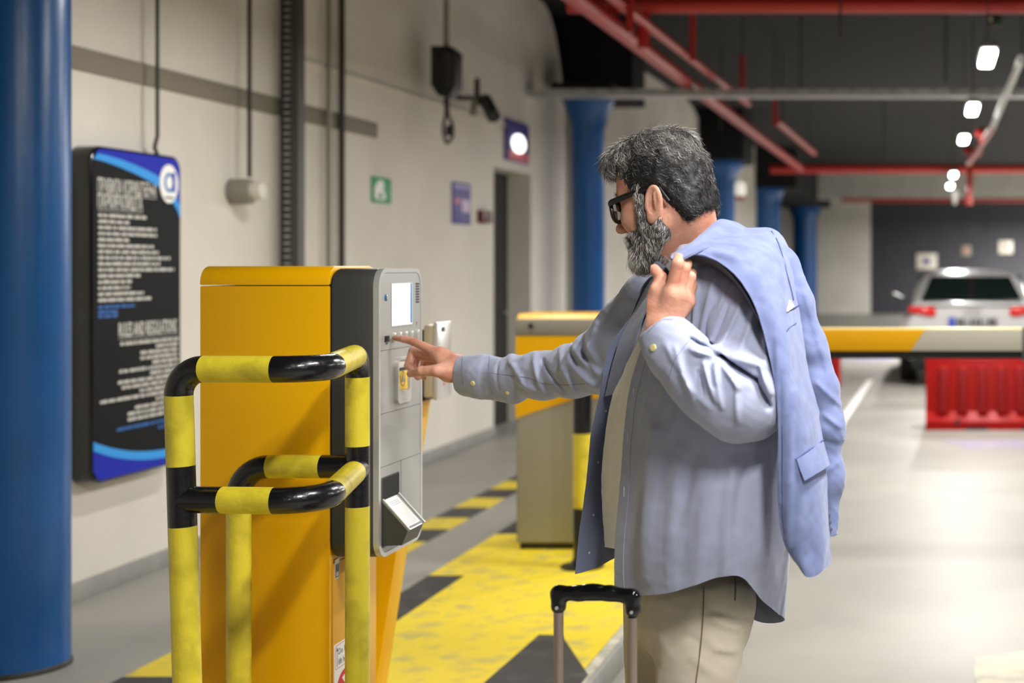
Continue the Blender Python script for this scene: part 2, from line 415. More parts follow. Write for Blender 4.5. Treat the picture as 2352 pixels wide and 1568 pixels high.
struct('trim_5', B(-4.72, -3.1, 14.96, 15.6, 3.22, 4.1), M['dark'])
struct('trim_6', B(-3.72, -3.12, 14.05, 14.65, 3.22, 3.3), M['dark'])
# ------------------------------------------------------------------ lamps
lit = [0]
def lamp(x, y):
    side = 'right bays as added fill' if x > 1 else 'lane' if x > 0 else 'pay machine side as added fill'
    order = ['first', 'second', 'third', 'fourth', 'fifth', 'sixth', 'seventh', 'eighth', 'ninth', 'tenth', 'eleventh', 'twelfth', 'thirteenth'][sorted(q[1] for q in LAMPS if q[0] == x).index(y)]
    names = {9.7: 'bright tube lamp over the lane, nearest of the row in view', 12.9: 'bright tube lamp second nearest in the row, below the steel tray', 16: 'bright tube lamp third nearest in the row, above the far red pipe', 22.3: 'bright tube lamp below the far red pipe, beyond the others'}
    t = thing('ceiling_lamp', names.get(y) if y in names and 0 < x < 1 else 'strip lamp hanging over the %s, %s from the back wall' % (side, order), 'lamp', (x, y, 2.9), 'strip lamps under the ceiling' if y in names and 0 < x < 1 else 'strip lamps out of view')
    obj('housing', B(x-.06, x+.06, y-.33, y+.33, 2.93, 2.98, bev=.008), M['housing'], t)
    obj('tube', B(x-.05, x+.05, y-.32, y+.32, 2.885, 2.928, bev=.015, seg=3), M['lightm'], t)
    obj('hanger', T([(x, y, 2.98), (x, y, 4.1)], .004, 6), M['darksteel'], t)
    area('lamp_light', (x, y, 2.88), .12, .66, lamp_power(x, y))
for x, y in LAMPS: lamp(x, y)
# ------------------------------------------------------------------ overhead services
def pipe(name, pts, r, label, cat='pipe', m='red', grp=None, n=14, extra=None):
    o = tag(obj(name, T([Vector(p) for p in pts], r, n), M[m]), label, cat, grp); return o
pipe('sprinkler_pipe', [(-2.6, 10.3, 3.385), (8.78, 10.3, 3.385)], .064, 'thick red sprinkler main crossing the top of the picture')
pipe('sprinkler_pipe', [(-2.285, 7.6, 3.24), (-2.285, 25.7, 3.24)], .066, 'long red sprinkler pipe running away from the camera, lower of the two')
pipe('sprinkler_pipe', [(-2.03, 8.9, 3.22), (-2.0, 15.9, 3.3)], .036, 'thinner red sprinkler pipe running away, upper of the two')
t = thing('sprinkler_pipe', 'short red pipe stub beyond the thinner pipe', 'pipe', (-1.75, 19, 3.2)); obj('pipe', T([(-1.78, 16.8, 3.2), (-1.72, 21.6, 3.2)], .045, 12), M['red'], t)
for yy in (17.2, 21.2): obj('hanger_rod', T([(-1.76, yy, 3.23), (-1.76, yy, 4.1)], .006, 6), M['darksteel'], t)
pipe('sprinkler_pipe', [(-2.85, 25.85, 3.245), (8.79, 25.85, 3.245)], .085, 'far red sprinkler main crossing behind the lamps')
pipe('sprinkler_pipe', [(-2.2, 36.5, 3.16), (8.79, 36.5, 3.16)], .05, 'farthest thin red pipe, just below the grey beam')
for (px, y0, y1, Y, lb) in ((1447, 20, 75, 9.5, 'leftmost'), (1478, 0, 112, 10.4, 'second from left, thickest'), (1590, 30, 140, 11.8, 'beside the thinner pipe'), (1705, 150, 212, 14.3, 'just above the steel tray'), (1780, 232, 290, 15.9, 'below the steel tray')):
    a = W(px, y1, Y); zt = W(px, y0, Y).z+.1; rr_ = .026 if Y != 10.4 else .045
    t = thing('drop_pipe', 'short red drop pipe from the ceiling, '+lb, 'pipe', (a.x, a.y, a.z), 'red drop pipes')
    obj('pipe', T([(a.x, a.y, a.z), (a.x, a.y, zt)], rr_, 12), M['red'], t)
    if zt < 4.1: obj('hanger_rod', T([(a.x, a.y, zt-.01), (a.x, a.y, 4.1)], .006, 6), M['darksteel'], t)
# tray crossing the lane
tr = thing('cable_tray', 'long perforated steel tray crossing the picture above the head of the man', 'cable tray', (0, 13.5, 3.1))
bm = B(-3.8, 9, 13.46, 13.466, 3.1, 3.165); box(bm, -3.8, 9, 13.46, 13.72, 3.1, 3.104); box(bm, -3.8, 9, 13.714, 13.72, 3.1, 3.165)
obj('channel', bm, M['steel'], tr)
for i in range(60): obj('slot', B(-3.4+i*.19, -3.33+i*.19, 13.457, 13.461, 3.145, 3.153), M['black'], tr)
for k in range(5):
    obj('hanger_rod', T([(-1.2+k*2.1, 13.5, 3.16), (-1.2+k*2.1, 13.5, 4.1)], .008, 6), M['darksteel'], tr)
for k, (px, Y) in enumerate(((1930, 10.0), (2172, 12.5), (1655, 17), (2030, 22))):
    a = W(px, 60, Y); tag(obj('hanger_rod', T([(a.x, Y, 3.1), (a.x, Y, 4.1)], .009, 6), M['darksteel']), ['thin steel rod hanging left of the lamps, nearest one', 'thin steel rod hanging close to the lamp row', 'thin steel rod hanging beside the red pipes', 'thin steel rod hanging far back above the red main'][k], 'rod', 'thin hanger rods')
rp = thing('sprinkler_branch', 'sloping red and silver sprinkler branch with fittings right of the lamps', 'pipe', (.66, 13, 3))
obj('pipe', T([W(2345, 135, 9.8), W(2280, 290, 14.2)], .03, 12), M['steel'], rp, label='galvanised steel pipe')
obj('pipe', T([W(2280, 290, 14.2), W(2225, 375, 21)], .04, 12), M['red'], rp, label='red pipe')
for (px, py, Y) in ((2256, 305, 16), (2225, 345, 20), (2243, 350, 20)): obj('fitting', lathe([(.03, W(px, py, Y).z-.07), (.08, W(px, py, Y).z-.02), (.08, W(px, py, Y).z+.03), (.03, W(px, py, Y).z+.06)], W(px, py, Y)[:2], 12), M['red'], rp)
pd = thing('sprinkler_drop', 'pair of reddish drop pipes hanging at the far lamp', 'pipe', tuple(W(2228, 440, 24)))
obj('pipe', T([W(2228, 385, 24), W(2226, 470, 24)], .05, 12), M['red'], pd)
obj('hanger_rod', T([W(2228, 386, 24), Vector((W(2228, 386, 24).x, 24, 4.1))], .008, 6), M['darksteel'], pd)
obj('sprinkler_head', lathe([(.02, W(2190, 470, 24).z), (.07, W(2190, 450, 24).z), (.04, W(2190, 430, 24).z)], W(2193, 450, 24)[:2], 12), M['steel'], pd)
es = thing('exit_sign', 'small dark hanging exit sign with green marks, at the upper right', 'sign', tuple(W(2284, 60, 11)))
a, b = W(2268, 34, 11), W(2300, 60, 11)
obj('panel', B(a.x, b.x, 10.98, 11.02, b.z, a.z, bev=.004), M['darksteel'], es)
obj('arrow', prism([(a.x+.075, b.z+.03), (a.x+.1, b.z+.03), (a.x+.088, b.z+.008)], 'y', 10.972, 10.98), M['green'], es)
obj('arrow', prism([(a.x+.01, a.z-.03), (a.x+.04, a.z-.03), (a.x+.025, a.z-.06)], 'y', 10.972, 10.98), M['white'], es, label='white arrow')
obj('hanger', T([((a.x+b.x)/2, 11, a.z), ((a.x+b.x)/2, 11, 4.1)], .006, 6), M['darksteel'], es)
wl = thing('wall_lamp', 'small white and red lamp glowing between the blue columns', 'lamp', tuple(W(1700, 440, 26)))
a = W(1700, 437, 26); obj('globe', lathe([(.01, a.z+.17), (.09, a.z+.13), (.11, a.z), (.09, a.z-.1)], (a.x, a.y), 14), mat('soft_lamp', (230, 228, 215), .4, emit=.7), wl)
obj('base', lathe([(.09, a.z-.1), (.08, a.z-.16), (.02, a.z-.18)], (a.x, a.y), 14), M['redplastic'], wl)
obj('bracket', B(-3.8, a.x, 25.96, 26.04, a.z+.1, a.z+.14), M['darksteel'], wl)

# ------------------------------------------------------------------ on the left wall
XS = -3.7
sb = thing('rules_board', 'tall black rounded board with parking rules in white lettering and blue swooshes', 'sign', (XS, 6.65, .5))
Y0, Y1, Z0, Z1 = 6.30, 7.035, .535, 2.02
obj('case', prism(rrect(Y0-.012, Y1+.012, Z0-.012, Z1+.012, .075), 'x', XW+.003, XS, bev=.006), M['blackgloss'], sb)
obj('face', prism(rrect(Y0, Y1, Z0, Z1, .065), 'x', XS-.004, XS+.003), M['signbg'], sb)
def clipout(fn_low, fn_high, ax=XS+.0045, n=24, y0=Y0+.002, y1=Y1-.002):
    ys = np.linspace(y0, y1, n); lo = [fn_low(y) for y in ys]; hi = [fn_high(y) for y in ys]
    def cl(y, z):
        r = .065; d = min(y-Y0, Y1-y); lim = 0 if d >= r else r-math.sqrt(max(0, r*r-(r-d)**2))
        return min(max(z, Z0+lim), Z1-lim)
    pts = [(y, cl(y, z)) for y, z in zip(ys, lo)]+[(y, cl(y, z)) for y, z in zip(ys[::-1], hi[::-1])]
    return prism(pts, 'x', XS+.001, ax)
h = Y1-Y0
top_s = lambda y: Z1-.022-.115*((y-Y0)/h)**1.6-.10*((y-Y0)/h)**9
obj('top_blue_field', clipout(lambda y: top_s(y)+.0, lambda y: Z1+1), M['signblue'], sb)
obj('top_swoosh', clipout(lambda y: top_s(y)-.028-.03*((y-Y0)/h), top_s, XS+.006), M['signsky'], sb)
bot_s = lambda y: Z0+.03+.11*(1-(y-Y0)/h)**2.4
obj('bottom_blue_field', clipout(lambda y: Z0-1, bot_s), M['signblue'], sb)
obj('bottom_swoosh', clipout(bot_s, lambda y: bot_s(y)+.04, XS+.006), M['signsky'], sb)
lg = obj('badge', prism([(6.925+.083*math.cos(a/16*math.pi), 1.894+.094*math.sin(a/16*math.pi)) for a in range(32)], 'x', XS, XS+.008), M['paper'], sb)
obj('badge_ring', prism([(6.925+.045*math.cos(a/16*math.pi), 1.900+.048*math.sin(a/16*math.pi)) for a in range(32)], 'x', XS+.008, XS+.01, hole=[(6.925+.03*math.cos(a/16*math.pi), 1.900+.032*math.sin(a/16*math.pi)) for a in range(32)]), M['textb'], lg)
obj('badge_bar', B(XS+.008, XS+.0105, 6.955, 6.975, 1.855, 1.952), M['signblue'], lg)
obj('badge_caption', B(XS+.008, XS+.0105, 6.885, 6.965, 1.822, 1.83), M['ink'], lg)
Uy, Vz = (0, 1, 0), (0, 0, 1)
text('heading', 'ПРАВИЛА КОРИШЋЕЊА', .088, (XS+.004, Y0+.035, 1.825), Uy, Vz, M['textw'], sb, width=.48, bold=.0008)
text('heading', 'ПАРКИРАЛИШТА', .088, (XS+.004, Y0+.035, 1.755), Uy, Vz, M['textw'], sb, width=.36, bold=.0008)
text('heading', 'RULES AND REGULATIONS', .092, (XS+.004, Y0+.2, 1.17), Uy, Vz, M['textw'], sb, width=.5, bold=.0008)
obj('heading_rule', B(XS+.003, XS+.0045, Y0+.035, Y0+.52, 1.815, 1.8175), M['textw'], sb)
obj('heading_rule', B(XS+.003, XS+.0045, Y0+.035, Y0+.4, 1.745, 1.7475), M['textw'], sb)
obj('heading_rule', B(XS+.003, XS+.0045, Y0+.2, Y1-.02, 1.158, 1.16), M['textw'], sb)
def line_of_print(y0, y1, z, m, r, hgt=.016):
    bm = bmesh.new(); y = y0; n = 0
    while y < y1-.008:
        w = min(r.uniform(.02, .075), y1-y); u = y
        while u < y+w-.004:                      # strokes of tiny print
            ww = r.uniform(.004, .008); box(bm, XS+.003, XS+.0045, u, u+ww, z, z+hgt*r.uniform(.75, 1)); u += ww+.0025
        y += w+.009
    return obj('line_of_print', bm, m, sb, smooth=False)
r = random.Random(3); z = 1.715
for w in (.39, .25, .48, .48, .25, .47, .5, .6, .505, .64, .35, .27, .26, .37, .43):
    line_of_print(Y0+.04, Y0+.04+w, z, M['textw'], r)
    z -= .0272
line_of_print(Y0+.04, Y0+.33, z-.003, M['textb'], r); line_of_print(Y0+.04, Y0+.19, z-.026, M['textb'], r); line_of_print(Y0+.04, Y0+.19, z-.045, M['textb'], r)
z = 1.13
for w in (.5, .2, .335, .335, .23, .51, .25, .52, .49, .34, .66, .2, .38, .44, .44):
    line_of_print(Y1-.02-w, Y1-.02, z, M['textw'], r); z -= .0252
line_of_print(Y1-.55, Y1-.02, z-.012, M['textb'], r); line_of_print(Y1-.2, Y1-.02, z-.04, M['textb'], r)
tag(obj('power_cord', T([(XS-.02, 6.87, 4.1), (XS-.02, 6.87, 2.12), (XS-.05, 6.9, 2.07), (XS-.05, 6.93, 2.03)], .009, 8), M['darksteel']), 'thin dark cord dropping from the ceiling to the rules board', 'cord')
kn = thing('wall_button', 'grey junction box with round white knob at the end of a hanging cable', 'button', (-3.7, 7.76, 1.8))
a = W(573, 440, 7.76)
obj('cable', T([(a.x, 7.76, 4.1), (a.x, 7.76, a.z+.08)], .012, 8), M['darksteel'], kn)
def disc(c, r, x0, x1, n=24): return prism([(c[0]+r*math.cos(2*math.pi*k/n), c[1]+r*math.sin(2*math.pi*k/n)) for k in range(n)], 'x', x0, x1, bev=min(.004, r*.2))
obj('junction_box', disc((7.76, a.z), .07, XW, a.x+.01), M['grey'], kn)
obj('knob', disc((7.76, a.z+.005), .05, a.x+.01, a.x+.075), M['cream'], kn)
# vertical cable ladder
cl = thing('cable_ladder', 'tall dark vertical cable ladder on the wall behind the pay machine', 'cable ladder', (-3.65, 8.3, 0))
xa, xb = W(648, 0, 8.3).x, W(690, 0, 8.3).x
obj('rail', B(xa, xa+.014, 8.27, 8.33, 0, 4.1), M['darksteel'], cl); obj('rail', B(xb-.045, xb, 8.27, 8.36, 0, 4.1), mat('dark_grey_rail', (74, 72, 68), .5, metal=.2), cl)
for k in range(3): obj('cable', T([(xa+.026+k*.013, 8.31+.01*(k % 2), 0), (xa+.026+k*.013, 8.31+.01*(k % 2), 4.1)], .008, 8), M['black'], cl)
bm = bmesh.new()
for k in range(100): box(bm, xa+.008, xb-.02, 8.285, 8.3, .1+k*.04, .112+k*.04)
o = obj('rung_row', bm, M['steel'], cl); o['kind'] = 'stuff'
pipe('conduit', [(-3.76, 8.93, 0), (-3.76, 8.93, 4.1)], .016, 'thin pale vertical conduit, left of the pair behind the machine', 'conduit', 'grey', 'two wall conduits')
pipe('conduit', [(-3.76, 9.13, 0), (-3.76, 9.13, 4.1)], .02, 'thin darker vertical conduit, right of the pair behind the machine', 'conduit', 'darksteel', 'two wall conduits')
pipe('wall_cable', [(-3.785, 8.4, 2.74), (-3.785, 10.4, 2.745), (-3.785, 12.6, 2.76)], .012, 'long pale cable clipped level along the upper wall', 'cable', 'cream')
# black box hanging, with its cable loop
bx = thing('speaker', 'black box with cables hanging from a rod high on the wall', 'speaker', (-3.6, 10.6, 2.6))
a, b = W(997, 108, 10.6), W(1053, 215, 10.6)
obj('housing', prism([(a.x, b.z+.06), (a.x+.05, b.z-.02), (b.x-.05, b.z-.04), (b.x, b.z+.05), (b.x, a.z-.04), (b.x-.05, a.z), (a.x, a.z)], 'y', 10.52, 10.7, bev=.012), M['black'], bx)
obj('front_panel', B(b.x-.075, b.x-.012, 10.512, 10.52, b.z+.05, a.z-.05), M['darksteel'], bx)
obj('rod', T([((a.x+b.x)/2, 10.6, a.z), ((a.x+b.x)/2, 10.6, 4.1)], .02, 10), M['grey'], bx)
lp = [W(1022, 225, 10.6), W(1024, 260, 10.6), W(1018, 295, 10.6), W(1026, 328, 10.6), W(1040, 312, 10.6), W(1038, 285, 10.6), W(1030, 262, 10.6), W(1028, 225, 10.6)]
obj('cable_loop', T(catmull(lp, 40), .012, 8), M['darksteel'], bx)
obj('plug', B(*[v for v in (W(1026, 0, 10.6).x, W(1042, 0, 10.6).x)], 10.57, 10.63, W(0, 312, 10.6).z, W(0, 288, 10.6).z, bev=.01), M['black'], bx)
cm = thing('security_camera', 'dark security camera on a bracket beside the black hanging box', 'camera', (-3.6, 11.6, 2.8))
obj('bracket', T(catmull([W(1096, 180, 11.5), W(1097, 225, 11.5), W(1108, 240, 11.5), W(1118, 244, 11.5)], 14), .022, 8), M['darksteel'], cm)
obj('wall_plate', T([W(1092, 225, 11.5), W(1086, 265, 11.5)], .03, 8), M['grey'], cm)
obj('wall_arm', T([W(1096, 225, 11.5), Vector((-3.81, 11.5, W(1096, 225, 11.5).z))], .02, 8), M['darksteel'], cm)
obj('body', T([W(1114, 228, 11.5), W(1134, 268, 11.3)], [.05, .055], 12), M['black'], cm)
obj('cable', T(catmull([W(1130, 268, 11.5), W(1122, 290, 11.6), W(1145, 300, 11.8), W(1160, 285, 12)], 16), .011, 8), M['cream'], cm)
def wsign(name, px0, px1, py0, py1, m, label, cat='sign', x=XW, th=.012):
    Ya = F*x/(px0-HX); Yb = F*x/(px1-HX); za = H-(py1-HY)*(Ya+Yb)/2/F; zb = H-(py0-HY)*(Ya+Yb)/2/F
    t = thing(name, label, cat, (x, Ya, za)); obj('panel', B(x, x+th, Ya, Yb, za, zb, bev=.003), m, t)
    return t, Ya, Yb, za, zb
t, ya, yb, za, zb = wsign('exit_sign', 852, 895, 408, 466, M['green'], 'small green and white escape route sign on the wall above the pay machine')
obj('running_figure', prism([(ya+(yb-ya)*u, za+(zb-za)*v) for u, v in ((.08, .15), (.25, .2), (.4, .45), (.6, .15), (.72, .2), (.55, .55), (.6, .75), (.45, .92), (.3, .85), (.1, .6))], 'x', XW+.012, XW+.014), M['white'], t)
obj('doorway_symbol', B(XW+.012, XW+.014, ya+(yb-ya)*.1, ya+(yb-ya)*.6, za+(zb-za)*.12, za+(zb-za)*.2), M['white'], t)
t, ya, yb, za, zb = wsign('poster', 1037, 1078, 420, 515, M['purple'], 'narrow violet poster with pink marks on the wall left of the doorway', 'poster')
obj('white_mark', B(XW+.012, XW+.014, ya+(yb-ya)*.5, ya+(yb-ya)*.92, za+(zb-za)*.3, za+(zb-za)*.6), mat('lilac_print', (200, 180, 205), .5), t)
obj('red_mark', B(XW+.012, XW+.014, ya+(yb-ya)*.1, ya+(yb-ya)*.4, za+(zb-za)*.5, za+(zb-za)*.6), M['pink'], t)
obj('heading_strip', B(XW+.012, XW+.014, ya+.02, yb-.02, za+(zb-za)*.85, za+(zb-za)*.95), mat('pale_violet', (150, 140, 190), .5), t)
t, ya, yb, za, zb = wsign('alarm_button', 1096, 1118, 484, 512, M['dred'], 'small dark red alarm button box on wall beside the doorway', 'alarm', th=.05)
obj('push_disc', disc(((ya+yb)/2, (za+zb)/2), .035, XW+.05, XW+.06), M['black'], t)
t, ya, yb, za, zb = wsign('glare_sign', 1157, 1208, 280, 372, M['purple'], 'violet sign with painted white lamp glare and pink lower band above the doorway', 'sign', th=.03)
bm = prism([((ya+yb)/2-.02+.19*math.cos(k/12*math.pi), za+(zb-za)*.45+.085*math.sin(k/12*math.pi)) for k in range(24)], 'x', XW+.03, XW+.05); obj('glare_ellipse', bm, mat('sign_glare', (255, 253, 245), .4, emit=2.2), t)  # emissive ellipse imitates the glare of a reflected lamp
obj('pink_band', B(XW+.03, XW+.033, ya+.03, yb-.02, za+.01, za+(zb-za)*.24), M['pink'], t)
# notices on the far dark wall
for i, (x0, x1, y0, y1, lb) in enumerate(((2105, 2152, 582, 618, 'cream notice with purple dot on the dark far wall above the car'), (2208, 2230, 563, 587, 'small square notice on the far dark wall, middle one'), (2294, 2326, 553, 582, 'white notice with dark rim on the far dark wall, rightmost'))):
    a, b = W(x0, y1, 43.69), W(x1, y0, 43.69)
    t = thing('notice', lb, 'sign', (a.x, 43.69, a.z), 'notices on the far wall'); obj('panel', B(a.x, b.x, 43.66, 43.7, a.z, b.z, bev=.005), M['cream'] if i != 1 else M['grey'], t)
    obj('symbol', B((a.x*2+b.x)/3, (a.x+b.x*2)/3, 43.64, 43.66, (a.z*2+b.z)/3, (a.z+b.z*2)/3), M['purple'] if i == 0 else M['pink'], t)
# ------------------------------------------------------------------ pay machine (front plate faces +X)
MX0, MXB, MX1 = -1.75, -1.4378, -1.3194; MY0, MY1 = 3.42, 3.712
def PL(px, py, X=MX1):
    Y = F*X/(px-HX); return (Y, H-(py-HY)*Y/F)
mc = thing('pay_machine', 'yellow parking pay machine with grey front plate that the man is touching', 'parking machine', (-1.55, 3.56, .1))
prof = lambda z0, z1, r, e=0: rrect(MY0-e, MY1+e, z0, z1, r, n=10, corners=(1, 1, 0, 0))
obj('column', prism([(MY0, .1), (MY1, .1), (MY1, 1.449), (MY0, 1.449)], 'x', MX0, MXB, bev=.003), M['yellow'], mc)
obj('cap', prism(prof(1.4515, 1.4968, .04), 'x', MX0-.001, MXB, bev=.004), M['yellow'], mc)
obj('plinth', B(MX0+.02, MXB-.02, MY0+.01, MY1-.01, .1, .13), M['black'], mc)
hz0, hz1 = .79, 1.4912
hd = obj('head_shell', prism(rrect(MY0-.002, MY1, hz0, hz1, .045, 12), 'x', MXB+.004, MX1-.012, bev=.006), M['charcoal'], mc)
obj('gap_seal', prism(rrect(MY0+.006, MY1-.006, hz0+.01, hz1-.006, .04, 8), 'x', MXB-.004, MXB+.008), M['black'], mc)
obj('plate_rim', prism(rrect(MY0-.002, MY1, hz0, hz1, .045, 12), 'x', MX1-.013, MX1+.001, hole=rrect(MY0+.0085, MY1-.0105, hz0+.0105, hz1-.0105, .036, 12), bev=0), M['silver2'], mc)
pl = obj('front_plate', prism(rrect(MY0+.0095, MY1-.0115, hz0+.0115, hz1-.0115, .035, 12), 'x', MX1-.014, MX1), M['silver'], mc)
def rect_on(name, px0, px1, py0, py1, m, d=.001, par=pl, lab=None, bev=0, X=MX1):
    ya, yb = F*X/(px0-HX), F*X/(px1-HX); ym = (ya+yb)/2
    return obj(name, B(X-.002, X+d, ya, yb, H-(py1-HY)*ym/F, H-(py0-HY)*ym/F, bev=bev), m, par, smooth=False, label=lab)
def seam(pts, m=M['charcoal']):
    bm = bmesh.new()
    for (a, b) in zip(pts[:-1], pts[1:]):
        A, Bq = PL(*a), PL(*b); tube([(MX1, A[0], A[1]), (MX1, Bq[0], Bq[1])], .0007, 6, bm)
    return bm
zz = PL(872, 806)[1]; obj('seam', B(MX1-.001, MX1+.0004, MY0+.01, MY1-.012, zz-.0006, zz+.0006), M['charcoal'], pl)
zz = PL(872, 952)[1]; obj('seam', B(MX1-.001, MX1+.0004, MY0+.01, MY1-.012, zz-.0006, zz+.0006), M['charcoal'], pl)
zz = PL(872, 1075)[1]; obj('seam', B(MX1-.001, MX1+.0004, MY0+.01, MY1-.012, zz-.0006, zz+.0006), M['charcoal'], pl)
ys = PL(921, 1055)[0]; obj('seam', B(MX1-.001, MX1+.0004, ys-.0006, ys+.0006, hz0+.012, zz), M['charcoal'], pl)
# screen
a, b = PL(899.5, 651), PL(946, 742)
z1s, z0s = a[1], a[1]-(98*a[0]/F)
sc = obj('screen', B(MX1-.004, MX1+.0012, a[0], b[0], z0s, z1s, bev=.001), M['screen'], pl)
obj('screen_bezel', prism(rrect(a[0]-.003, b[0]+.003, z0s-.003, z1s+.003, .002, 3), 'x', MX1-.002, MX1+.001, hole=rrect(a[0]+.001, b[0]-.001, z0s+.001, z1s-.001, .002, 3)), M['silver2'], sc)
yb_ = PL(941.5, 651)[0]; obj('blue_bar', B(MX1+.001, MX1+.0018, yb_, b[0]-.004, z0s+.004, z1s-.001), M['screenb'], sc)
text('greeting', 'Hello', .016, (MX1+.0018, PL(907, 700)[0], PL(907, 704)[1]), Uy, Vz, mat('faint_lettering', (205, 216, 222), .5, emit=.5), sc)
# speaker slots, buttons, small modules
for k in range(8):
    zc = PL(958, 651.5+k*5.95)[1]; yc = PL(955, 650)[0]
    obj('speaker_slot', B(MX1-.001, MX1+.0008, yc, yc+.023, zc-.0022, zc+.0022), M['black'], pl)
zb1 = PL(902, 764)[1]
for k, px in enumerate((902.5, 916, 929.3, 942.5, 956.5)):
    yc = PL(px, 700)[0]; bt = obj('button', B(MX1-.001, MX1+.006, yc-.0065, yc+.0065, zb1-.021, zb1, bev=.0012), M['silver2'], pl)
    obj('button_mark', B(MX1-.001, MX1+.0006, yc-.0008, yc+.0008, zb1+.012, zb1+.021), M['black'], pl)
c0 = PL(886.5, 683); obj('sensor', prism([(c0[0]+.0085*math.cos(k*math.pi/8), c0[1]+.0085*math.sin(k*math.pi/8)) for k in range(16)], 'x', MX1-.002, MX1+.002, bev=.0005), mat('sensor_blue', (40, 90, 140), .15), pl)
obj('sensor_core', prism([(c0[0]+.003+.004*math.cos(k*math.pi/6), c0[1]-.001+.005*math.sin(k*math.pi/6)) for k in range(12)], 'x', MX1, MX1+.003), M['silver2'], pl)
rect_on('reader_slot', 883.5, 892, 771, 785, M['black'], .003)
rect_on('slot_tongue', 886, 890, 776, 781, M['charcoal'], .005)
rect_on('slot_tongue', 886, 889, 788, 790, M['black'], .002)
# ticket reader window
a, b = PL(908, 823), PL(937.5, 812); zt = PL(908, 822)[1]; zl = PL(908, 928)[1]
tr_ = obj('ticket_reader', prism(rrect(a[0], b[0]+.004, zl, zt, .014, 8), 'x', MX1-.002, MX1+.007, hole=rrect(a[0]+.009, b[0]-.006, zl+.028, zt-.006, .009, 8)), M['silver2'], pl)
obj('reader_bed', B(MX1-.002, MX1+.001, a[0]+.009, b[0]-.006, zl+.028, zt-.006), M['cream'], tr_)
yA, yB = a[0]+.014, b[0]-.016
obj('yellow_guide', prism([(yA, zl+.033), (yB+.006, zl+.033), (yB-.004, zt-.034), (yA+.002, zt-.034)], 'x', MX1+.001, MX1+.003), mat('reader_yellow', (250, 205, 50), .3), tr_)
obj('dark_lip', B(MX1+.001, MX1+.006, yA, yB+.002, zt-.032, zt-.026), M['black'], tr_)
ym, zm = (yA+yB)/2, zl+.06
obj('ring_mark', prism([(ym+.016*math.cos(k*math.pi/12), zm+.019*math.sin(k*math.pi/12)) for k in range(24)], 'x', MX1+.003, MX1+.0035, hole=[(ym+.0145*math.cos(k*math.pi/12), zm+.0175*math.sin(k*math.pi/12)) for k in range(24)]), M['charcoal'], tr_)
obj('arrow_mark', prism([(ym-.010, zm-.008), (ym+.010, zm-.008), (ym, zm+.016)], 'x', MX1+.003, MX1+.0045), M['grey'], tr_)
# ticket outlet: dark opening with a sloping tray that sticks out
a, b = PL(877, 1106), PL(915, 1085); zt = PL(915, 1085)[1]; ya, yb = a[0], b[0]; zbot = PL(877, 1256)[1]
obj('outlet_opening', prism(rrect(ya, yb, zbot, zt, .004, 3), 'x', MX1-.004, MX1+.0008), mat('opening_black', (14, 14, 14), .7), pl)
obj('outlet_rim', prism(rrect(ya-.003, yb+.003, zbot-.003, zt+.003, .006, 3), 'x', MX1-.002, MX1+.0014, hole=rrect(ya, yb, zbot, zt, .004, 3)), M['charcoal'], pl)
def tri(y0, y1, pts, mi=0, bm=None):  # side profile (x,z) extruded along Y
    return prism(pts, 'y', y0, y1, bm)
zk = PL(877, 1150)[1]; zf = zbot+.028
ow = obj('outlet_tray', tri(ya+.001, yb-.001, [(MX1-.002, zk), (MX1+.062, zf+.012), (MX1+.060, zf+.004), (MX1+.048, zbot+.004), (MX1-.002, zbot+.002)]), M['charcoal'], pl)
def slope(u0, u1, y0, y1, off, th):
    A = Vector((MX1-.002, 0, zk)); D = Vector((MX1+.062, 0, zf+.012))-A; N = Vector((D.z, 0, -D.x)).normalized()*-1
    if N.z < 0: N = -N
    p = [A+D*u0+N*off, A+D*u1+N*off, A+D*u1+N*(off+th), A+D*u0+N*(off+th)]
    return prism([(q.x, q.z) for q in p], 'y', y0, y1)
obj('tray_surface', slope(0, 1.02, ya, yb, 0, .002), M['silver2'], ow)
obj('tray_rail', slope(0, 1.02, ya, ya+.006, .001, .005), M['silver'], ow); obj('tray_rail', slope(0, 1.02, yb-.006, yb, .001, .005), M['silver'], ow)
obj('tray_slot', slope(.93, .99, ya+.008, yb-.008, .0015, .003), M['black'], ow)
tk = obj('ticket', slope(.1, .9, ya+.014, yb-.022, .002, .0012), M['paper'], ow, label='white printed ticket')
for k in range(3): obj('ticket_print', slope(.14+k*.05, .155+k*.05, ya+.02, yb-.03, .0033, .0003), mat('pale_blue_print', (170, 185, 205), .6), ow)
# lower front door, stickers
CX = MXB
def FR(px, py): Y = F*CX/(px-HX); return (Y, H-(py-HY)*Y/F)
obj('lower_door', B(CX-.001, CX+.003, MY0+.012, MY1-.012, .14, hz0-.012, bev=.001), mat('door_yellow', (226, 168, 40), .35, var=.02), mc)
a, b = FR(766, 1286), FR(776, 1325); 
st = obj('maker_sticker', B(CX+.003, CX+.0036, a[0], b[0], b[1], a[1]), M['white'], mc, smooth=False)
obj('sticker_field', B(CX+.0036, CX+.0040, a[0]+.002, b[0]-.002, b[1]+.002, a[1]-.012), M['charcoal'], st)
obj('sticker_box', B(CX+.0040, CX+.0043, a[0]+.006, b[0]-.006, b[1]+.005, b[1]+.016), M['silver'], st)
a = FR(764, 1482); wn = obj('warning_label', B(CX+.003, CX+.0036, a[0], a[0]+.135, a[1]-.36, a[1]), M['white'], mc, smooth=False)
zt = a[1]-.004; y0_, y1_ = a[0]+.008, a[0]+.127; zl_ = a[1]-.062
